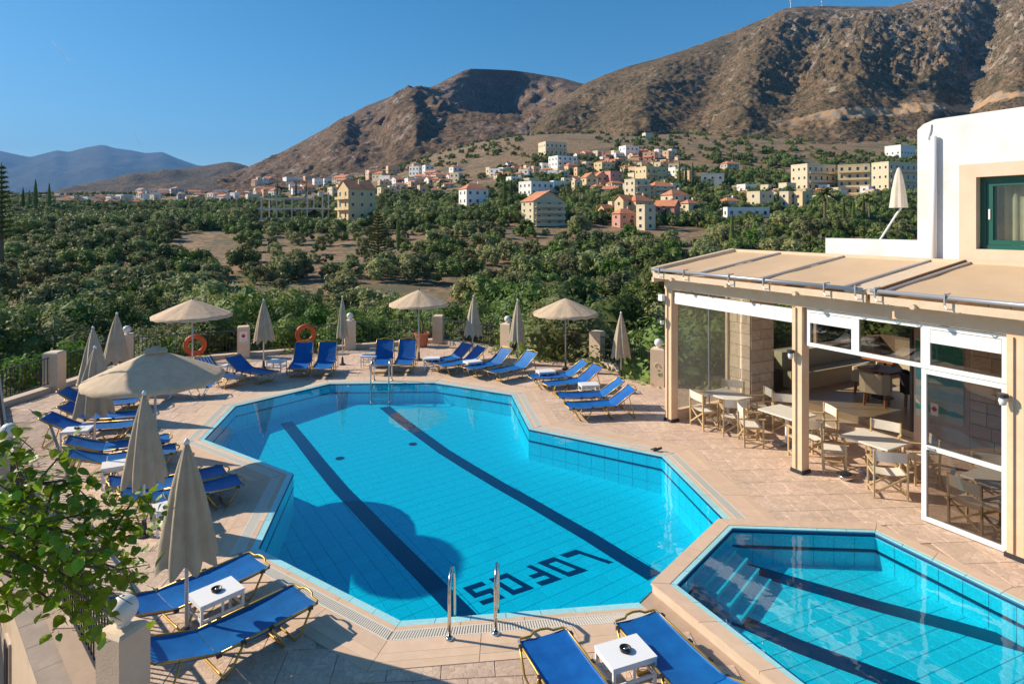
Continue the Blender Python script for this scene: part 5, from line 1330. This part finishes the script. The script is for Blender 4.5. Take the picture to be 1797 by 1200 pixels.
# ------------------------------------------------------------------ houses
WC={'yellow':(.66,.50,.28),'cream':(.66,.55,.38),'white':(.74,.73,.70),'beige':(.56,.48,.33),'peach':(.66,.42,.25),'salmon':(.58,.24,.17),'pink':(.56,.27,.21),'grey':(.42,.42,.40),'stone':(.45,.40,.33)}
WM={k:mat('wall '+k,v,.85,tuple(min(1,c*1.12) for c in v),1.5) for k,v in WC.items()}
M_win=mat('dark house window',(.03,.035,.045),.15); M_frm=mat('house window frame',(.62,.58,.50),.6); M_conc=mat('raw concrete',(.58,.55,.49),.9,(.66,.62,.56),2)
g=MB(); g.bb(-.5,.5,-.03,.03,-.5,.5); g.mi=1; g.bb(-.40,.40,-.045,-.031,-.40,.40); WIN=g.mesh('window',[M_frm,M_win])
def house(px0,px1,yt,yb,col,roof,rot,fl,lb,cat='house',balc=False,ratio=.75,group=None,cols=None,windows=True,pitch=.28):
    pc=(px0+px1)/2; Y=hit(pc,yb); X=(pc-898)/1100*Y; W=(px1-px0)*Y/1100; H=(yb-yt)*Y/1100; r=R(rot)
    a=W/(math.cos(r)+ratio*abs(math.sin(r))); d=a*ratio; z=5-(yb-390)*Y/1100
    t=thing('house' if cat=='house' else 'apartment_building',lb,cat,(X,Y+d/2,z),r,group)
    rh=0
    m=WM[col]
    if roof in('gable','gableY','hip'): rh=min(H*pitch,(d if roof!='gableY' else a)*.5*.7)
    h=H-rh; g=MB(); g.bb(-a/2,a/2,-d/2,d/2,-4,h)
    if roof=='flat':
        for x0,x1,y0,y1 in((-a/2,a/2,-d/2-.05,-d/2+.2),(-a/2,a/2,d/2-.2,d/2+.05),(-a/2-.05,-a/2+.2,-d/2+.2,d/2-.2),(a/2-.2,a/2+.05,-d/2+.2,d/2-.2)): g.bb(x0,x1,y0,y1,h+.002,h+.5)
    if roof=='gable': g.add([(-a/2,-d/2,h),(-a/2,d/2,h),(-a/2,0,h+rh),(a/2,-d/2,h),(a/2,d/2,h),(a/2,0,h+rh)],[(0,2,1),(3,4,5)])
    if roof=='gableY': g.add([(-a/2,-d/2,h),(a/2,-d/2,h),(0,-d/2,h+rh),(-a/2,d/2,h),(a/2,d/2,h),(0,d/2,h+rh)],[(0,1,2),(3,5,4)])
    g.build('wall',m,t)
    e=.35; g=MB()
    if roof=='gable':
        for s in(-1,1): g.add([(-a/2-e,s*(d/2+e),h-.15),(a/2+e,s*(d/2+e),h-.15),(a/2+e,0,h+rh+.12),(-a/2-e,0,h+rh+.12),(-a/2-e,s*(d/2+e),h-.02),(a/2+e,s*(d/2+e),h-.02),(a/2+e,0,h+rh+.28),(-a/2-e,0,h+rh+.28)],[(0,1,2,3),(4,5,6,7),(0,1,5,4),(0,3,7,4),(1,2,6,5)])
    if roof=='gableY':
        for s in(-1,1): g.add([(s*(a/2+e),-d/2-e,h-.15),(s*(a/2+e),d/2+e,h-.15),(0,d/2+e,h+rh+.12),(0,-d/2-e,h+rh+.12),(s*(a/2+e),-d/2-e,h-.02),(s*(a/2+e),d/2+e,h-.02),(0,d/2+e,h+rh+.28),(0,-d/2-e,h+rh+.28)],[(0,1,2,3),(4,5,6,7),(0,1,5,4),(0,3,7,4),(1,2,6,5)])
    if roof=='hip':
        k=min(a,d)*.4; P_=[(-a/2-e,-d/2-e,h),(a/2+e,-d/2-e,h),(a/2+e,d/2+e,h),(-a/2-e,d/2+e,h),(-a/2+k,0,h+rh),(a/2-k,0,h+rh)]; g.add(P_,[(0,1,5,4),(1,2,5),(2,3,4,5),(3,0,4),(0,3,2,1)])
    if roof=='flat': g.bb(-a/2+.21,a/2-.21,-d/2+.21,d/2-.21,h+.003,h+.08)
    g.build('roof',M_roof if roof!='flat' else m,t)
    if windows:
        fh=h/fl; nc=cols or max(1,int(a/3.0)); nd=max(1,int(d/3.2))
        for f in range(fl):
            zc=f*fh+fh*.52; wh=min(1.5,fh*.5)
            for i in range(nc):
                x=-a/2+a*(i+.5)/nc; o=ob('window',WIN,t,(x,-d/2-.01,zc)); o.scale=(min(1.3,a/nc*.45),1,wh*(1.35 if balc else 1))
            for i in range(nd):
                y=-d/2+d*(i+.5)/nd
                sx=-1 if rot>0 else 1
                o=ob('window',WIN,t,(sx*(a/2+.01),y,zc),R(90)*sx); o.scale=(min(1.2,d/nd*.4),1,wh)
            if balc:
                g=MB(); g.bb(-a/2*.94,a/2*.94,-d/2-1.3,-d/2-.01,f*fh+.02,f*fh+.18); g.bb(-a/2*.94,a/2*.94,-d/2-1.3,-d/2-1.2,f*fh+.18,f*fh+1.0); g.build('balcony',m,t)
    if rh and a>5: MB().bb(a*.2,a*.2+.6,-.3,.3,h,h+rh+.7).build('chimney',m,t)
    return t
H_=house
H_(585,652,317,388,'yellow','gableY',-48,3,'tall yellow house with red gable roof in the middle distance',balc=True,ratio=1.3,pitch=.2)
H_(803,856,321,360,'white','hip',30,2,'white house with red hipped roof among dark trees')
H_(915,992,336,397,'beige','gableY',24,4,'beige apartment block with orange roof before dark trees','apartment',balc=True,ratio=.8)
H_(910,972,320,344,'white','flat',35,2,'blue-white flat house just behind the beige apartment block')
H_(965,992,319,338,'white','flat',20,1,'low white annex right of the blue-white flat house')
H_(1003,1022,318,335,'cream','flat',25,2,'small cream house left of the peach houses')
H_(1020,1048,304,333,'yellow','gableY',28,2,'yellow gabled house among the upper row')
H_(1042,1066,302,330,'peach','gableY',20,2,'peach gabled house left of the pink one')
H_(1062,1093,302,330,'pink','flat',25,2,'deep pink flat-roofed house in the upper row')
H_(1098,1142,316,352,'cream','flat',32,3,'long cream terraced block with balconies, left half','apartment',balc=True)
H_(1135,1188,318,350,'cream','hip',20,3,'long cream terraced block with red roof, right half','apartment',balc=True)
H_(1118,1172,294,322,'yellow','flat',25,2,'yellow block with planted balconies above the cream terraces','apartment',balc=True)
H_(1050,1078,360,386,'peach','gable',30,2,'small peach house with red roof at the left of the lower group')
H_(1068,1088,356,384,'cream','flat',25,2,'cream cube house in the lower group')
H_(1080,1118,343,392,'yellow','gable',32,3,'yellow house with orange roof in the lower group')
H_(1098,1150,342,392,'peach','hip',30,3,'peach house with wide red roof in the lower group')
H_(1076,1118,366,400,'pink','hip',25,2,'pink house with red roof at the front of the lower group')
H_(1118,1152,362,404,'cream','flat',35,3,'pale cream block with outside stair at the front of the lower group')
H_(1150,1197,352,392,'salmon','gable',-35,3,'salmon pink house with red roof')
H_(1163,1212,332,378,'cream','hip',30,3,'cream house with red hipped roof behind the salmon one')
H_(1196,1230,350,382,'cream','hip',30,2,'shaded cream house right of the salmon one')
H_(945,995,250,274,'cream','flat',22,2,'long cream villa highest on the left slope of the town','apartment',balc=True)
H_(963,1014,275,302,'white','flat',28,3,'bright white apartment block below the highest villa','apartment',balc=True)
H_(1088,1122,257,276,'white','flat',25,2,'white house above the upper row, among shrubs')
H_(1128,1146,234,244,'cream','flat',20,1,'lone little hut on the brown slope',windows=False)
H_(1232,1278,306,332,'grey','flat',-20,2,'grey-blue flat-roofed house beyond the cypress row')
H_(1268,1298,282,302,'stone','hip',20,2,'dark red-roofed villa on the slope behind the cypress row')
H_(1265,1302,346,370,'white','hip',22,1,'white cottage with bright red roof at the right')
H_(1272,1352,366,382,'white','flat',8,1,'long low white building behind the pergola roof',ratio=.2,cols=5)
H_(1316,1362,338,364,'cream','flat',30,2,'cream stepped house left of the yellow hotels')
H_(1372,1402,338,364,'cream','flat',30,2,'cream house with terraces below the white-cream hotel')
H_(1398,1428,338,366,'yellow','flat',25,2,'yellow house right below the white-cream hotel')
H_(1396,1474,290,336,'cream','flat',24,3,'white-cream hotel with long balconies at the right','hotel',balc=True,ratio=.5,cols=5)
H_(1478,1540,290,342,'yellow','flat',-32,4,'ochre yellow hotel block at the right','hotel',balc=True)
H_(1541,1616,286,336,'cream','flat',20,3,'cream hotel partly hidden behind the white wall','hotel',balc=True,ratio=.5,cols=5)
H_(1564,1612,256,282,'white','flat',24,1,'white terrace house high on the right slope')
H_(1425,1450,345,362,'white','flat',24,1,'small white house under the white-cream hotel')
H_(-10,24,449,470,'stone','hip',15,1,'low house with orange roof at the left edge among trees')
H_(1630,1655,300,330,'cream','flat',24,2,'cream house hidden behind the white hotel wall') if False else None
# unfinished concrete frame
def skeleton():
    pc=518; yb=386; Y=hit(pc,yb); X=(pc-898)/1100*Y; sc_=Y/1100; z=5-(yb-390)*sc_
    t=thing('unfinished_building','unfinished grey concrete frame building with bare columns and slabs','building',(X,Y,z)); W=120*sc_; D=9; H=50*sc_
    for k,(zz,x0,x1) in enumerate(((.02,-.5,.5),(.36,-.5,.47),(.72,-.5,.22))): MB().bb(W*x0,W*x1,-D/2,D/2,H*zz,H*zz+.55).build('floor_slab',M_conc,t)
    for x in(-.44,-.22,-.0,.22,.44):
        for y in(-D/2+.4,D/2-.4): MB().bb(W*x-.22,W*x+.22,y-.22,y+.22,-2,H*(.98 if x>.2 else .72)).build('column',M_conc,t)
    MB().bb(-.5*W,.5*W,D/2-.1,D/2,-2,H*.02).build('wall',M_conc,t)
skeleton()
# white village houses: each one a thing of its own
rnd=random.Random(12); made=0
def vill(n,x0,x1,y0,y1,h0,h1,grp,cols,tag_):
    for i in range(n):
        px=rnd.uniform(x0,x1); yb=rnd.uniform(y0,y1); hh=rnd.uniform(h0,h1)*1.22; ww=hh*rnd.uniform(1.2,2.3); c=rnd.choice(cols); rf=rnd.choice(('flat','flat','hip','gable'))
        house(px-ww/2,px+ww/2,yb-hh,yb,c,rf,rnd.choice((25,32,38,-30)),rnd.choice((1,2)) if hh>9 else 1,f"small {c} {'flat-roofed' if rf=='flat' else 'red-roofed'} house {tag_}",group=grp+' '+c+' '+('flat' if rf=='flat' else 'red roof'),windows=hh>9)
vill(33,105,240,356,364,7,12,'houses of the far left village',['white','white','cream','grey'],'in the white village under the far hill')
vill(40,240,450,340,354,6,11,'houses between the left village and the unfinished building',['white','white','cream','grey'],'in the scattered village left of the unfinished building')
vill(34,445,600,322,346,8,14,'houses behind the unfinished building',['white','white','cream','peach'],'behind the unfinished concrete building')
vill(34,640,800,302,345,8,14,'houses behind the dark palms',['white','cream','peach','white'],'between the yellow house and the white red-roofed house')
vill(18,860,960,296,315,7,11,'houses left of the white apartment block',['white','cream','peach'],'left of the bright white apartment block')
vill(44,1010,1190,272,300,7,11,'houses of the upper terrace row',['white','cream','peach','salmon'],'in the dense upper row of the town')
vill(18,1290,1480,335,362,9,14,'houses below the yellow hotels',['cream','yellow','white'],'below the pale hotels at the right')
vill(22,1000,1240,300,346,11,16,'middle rows of the town','cream white peach yellow'.split(),'in the middle rows of the town above the lower peach group')
vill(12,1340,1600,340,368,9,14,'houses at the foot of the hotels',['cream','white','yellow'],'at the foot of the right-hand hotels')
vill(10,900,1010,300,330,9,13,'houses round the flat white house',['cream','white'],'around the blue-white flat house')
# antenna masts on the ridge
for px,hpx,lb in ((1387,20,'thin white antenna mast on the mountain ridge'),(1442,14,'red and white antenna mast on the mountain ridge')):
    Y=r_yc(px); z=5+(390-interp(px,rs))*Y/1100; t=thing('antenna_mast',lb,'mast',((px-898)/1100*Y,Y,z-2)); h=hpx*Y/1100
    for k in range(4):
        MB().tube([(0,0,h*k/4),(0,0,h*(k+1)/4)],.7-.1*k,6).build('mast_section',M_red if (k%2 and 'red' in lb) else M_wht,t)
    MB().box((0,0,h*.7),(3,2,2)).build('antenna',M_wht,t)
# contrails: thin vapour streaks
M_con=mat('vapour',(.9,.9,.9),1.0)
n=M_con.node_tree.nodes; l=M_con.node_tree.links; tr=n.new('ShaderNodeBsdfTransparent'); ms_=n.new('ShaderNodeMixShader'); ms_.inputs[0].default_value=.3; l.new(tr.outputs[0],ms_.inputs[1]); tl_=n.new('ShaderNodeBsdfTranslucent'); tl_.inputs[0].default_value=(.95,.95,.95,1); m3_=n.new('ShaderNodeMixShader'); m3_.inputs[0].default_value=.5; l.new(n['Principled BSDF'].outputs[0],m3_.inputs[1]); l.new(tl_.outputs[0],m3_.inputs[2]); l.new(m3_.outputs[0],ms_.inputs[2]); l.new(ms_.outputs[0],n['Material Output'].inputs['Surface'])
for a,b2,lb,wd in (((90,72),(121,108),'short white contrail high in the upper left sky',34),((229,226),(252,264),'faint short contrail above the far blue mountains',30)):
    Yc=30000; f=lambda p:Vector(((p[0]-898)/1100*Yc,Yc,5+(390-p[1])*Yc/1100)); p0,p1=f(a),f(b2)
    t=thing('contrail',lb,'contrail',p0); m0=(p1-p0)
    MB().tube([Vector((0,0,0)),m0*.5,m0],[wd*.3,wd,wd*.8],8).build('vapour_trail',M_con,t,smooth=True)

# ------------------------------------------------------------------ broad-leaved tree at the lower left
tt=thing('broadleaf_tree','leafy tree with large bright green leaves reaching in at the lower left','tree',(-5.6,3.6,-2.3))
O=Vector((-5.6,3.6,-2.3))
def PD(x,y,Y): return Vector(((x-898)/1100*Y,Y,5-(y-390)*Y/1100))
BR=[[(-140,1010,4.6),(0,900,5.0),(40,860,5.1),(25,800,5.2),(50,765,5.3)],[(0,900,5.0),(60,850,5.2),(105,800,5.4),(112,790,5.4)],[(-60,950,4.9),(60,920,5.1),(140,940,5.2),(200,930,5.4),(255,915,5.5),(268,870,5.6)],
    [(60,920,5.1),(150,900,5.3),(215,905,5.4),(262,895,5.6)],[(60,960,5.0),(130,990,5.1),(200,1000,5.2),(262,990,5.3)],[(0,960,4.9),(90,1010,5.0),(150,1050,5.1),(190,1075,5.1)],[(-40,930,4.8),(40,985,4.9),(20,1040,4.9)],
    [(80,900,5.2),(95,850,5.3),(90,835,5.4)],[(140,940,5.2),(160,880,5.3),(130,850,5.3)],[(-60,900,4.8),(20,930,4.8),(90,960,5.0)],[(-100,960,4.7),(0,1000,4.8),(40,1010,4.9)],[(-60,870,4.9),(0,850,5.0),(60,890,5.0),(120,900,5.1)],[(-20,920,5.3),(70,880,5.5),(150,930,5.6),(220,960,5.6)],[(90,960,4.9),(150,970,5.0),(190,960,5.1),(235,1010,5.2)],
    [(0,1000,5.0),(70,1040,5.1),(120,1075,5.2),(160,1100,5.3)],[(100,1000,5.2),(160,1040,5.3),(205,1085,5.4)],[(120,960,5.3),(170,985,5.4),(215,1000,5.5),(240,1045,5.5)],[(200,930,5.4),(225,890,5.5),(245,870,5.5),(262,885,5.6)],[(60,850,5.2),(130,840,5.3),(165,850,5.4)],[(25,800,5.2),(10,780,5.2),(30,765,5.3),(60,790,5.3)],[(-20,1010,4.9),(10,1050,5.0),(15,1075,5.0)],
    [(-60,960,5.2),(30,950,5.3),(110,985,5.4),(180,1030,5.4),(232,1060,5.5)],[(-80,880,5.1),(-10,870,5.2),(40,900,5.3),(80,935,5.3)],[(-80,930,5.4),(0,945,5.5),(70,960,5.5),(130,1010,5.5)]]
MB().tube([Vector((0,0,0)),Vector((.1,.2,2.0)),PD(-200,1060,4.4)-O,PD(-140,1010,4.6)-O],[.14,.11,.07,.05],8).build('trunk',M_trunk,tt,smooth=True)
lv=[]; rnd=random.Random(4)
for bi,br in enumerate(BR):
    pp=[PD(*q)-O for q in br]; MB().tube(pp,[.013-.010*i/(len(pp)-1) for i in range(len(pp))],6).build('branch',M_trunk,tt,smooth=True)
    for a,b2 in zip(pp,pp[1:]):
        L=(b2-a).length; k=int(L/.015)+1
        for i in range(k):
            s=(i+rnd.random())/k; c=a.lerp(b2,s)
            if len(lv)%3==0: c=c
            c=c+Vector((rnd.gauss(0,.085),rnd.gauss(0,.11),rnd.gauss(0,.075))); lv.append(c)
def leaf_me(seed):
    rnd=random.Random(seed); g=MB(); L=.112; prof=[(0,.0),(.12,.30),(.32,.42),(.55,.38),(.78,.22),(1.0,.0)]; vs=[]
    for s,w_ in prof:
        z=-.18*s*s*L+rnd.uniform(-.002,.002); vs+=[(s*L,-w_*L,z+.13*w_*L),(s*L,0,z),(s*L,w_*L,z+.13*w_*L)]
    fs=[]
    for i in range(5): fs+=[(3*i,3*i+3,3*i+4,3*i+1),(3*i+1,3*i+4,3*i+5,3*i+2)]
    g.add(vs,fs); g.bar((-.04,0,0),(0,0,0),.004); return g.mesh('leaf',M_leaf,True)
LM=[leaf_me(i) for i in range(4)]
rnd.shuffle(lv); vis=[c for c in lv if proj((c+O).x,(c+O).y,(c+O).z)[0]>-20]; oth=[c for c in lv if proj((c+O).x,(c+O).y,(c+O).z)[0]<=-20]
vis=[c for c in vis if not (196<proj((c+O).x,(c+O).y,(c+O).z)[0]<262 and 1030<proj((c+O).x,(c+O).y,(c+O).z)[1]<1150 and rnd.random()<.93)]; vis.sort(key=lambda c:c.y); 
st_=MB()
for i,c in enumerate(vis+oth):
    e=Matrix.Rotation(rnd.uniform(0,6.283),4,'Z')@Matrix.Rotation(rnd.uniform(-.2,1.1),4,'Y')@Matrix.Rotation(rnd.uniform(-.6,.6),4,'X'); s=rnd.uniform(.45,1.05)
    if i<298:
        o=ob('leaf',LM[i%4],tt,c); o.rotation_euler=e.to_euler(); o.scale=(s,)*3
    else:
        M=Matrix.Translation(c)@e@Matrix.Scale(s,4); me=LM[i%4]; st_.add([M@v.co for v in me.vertices],[tuple(p.vertices) for p in me.polygons])
st_.build('foliage',M_leaf,tt,kind='stuff')

# ------------------------------------------------------------------ air
hz=MB(); hz.bb(-13000,13000,-9000,13500,-16,1700)
mh=bpy.data.materials.new('haze'); mh.use_nodes=True; n=mh.node_tree.nodes; l=mh.node_tree.links; n.remove(n['Principled BSDF'])
pv=n.new('ShaderNodeVolumePrincipled'); pv.inputs['Color'].default_value=(.17,.48,1.0,1); pv.inputs['Density'].default_value=5.8e-5; pv.inputs['Anisotropy'].default_value=0.0
l.new(pv.outputs[0],n['Material Output'].inputs['Volume'])
hz.build('haze',mh,None,kind='stuff')
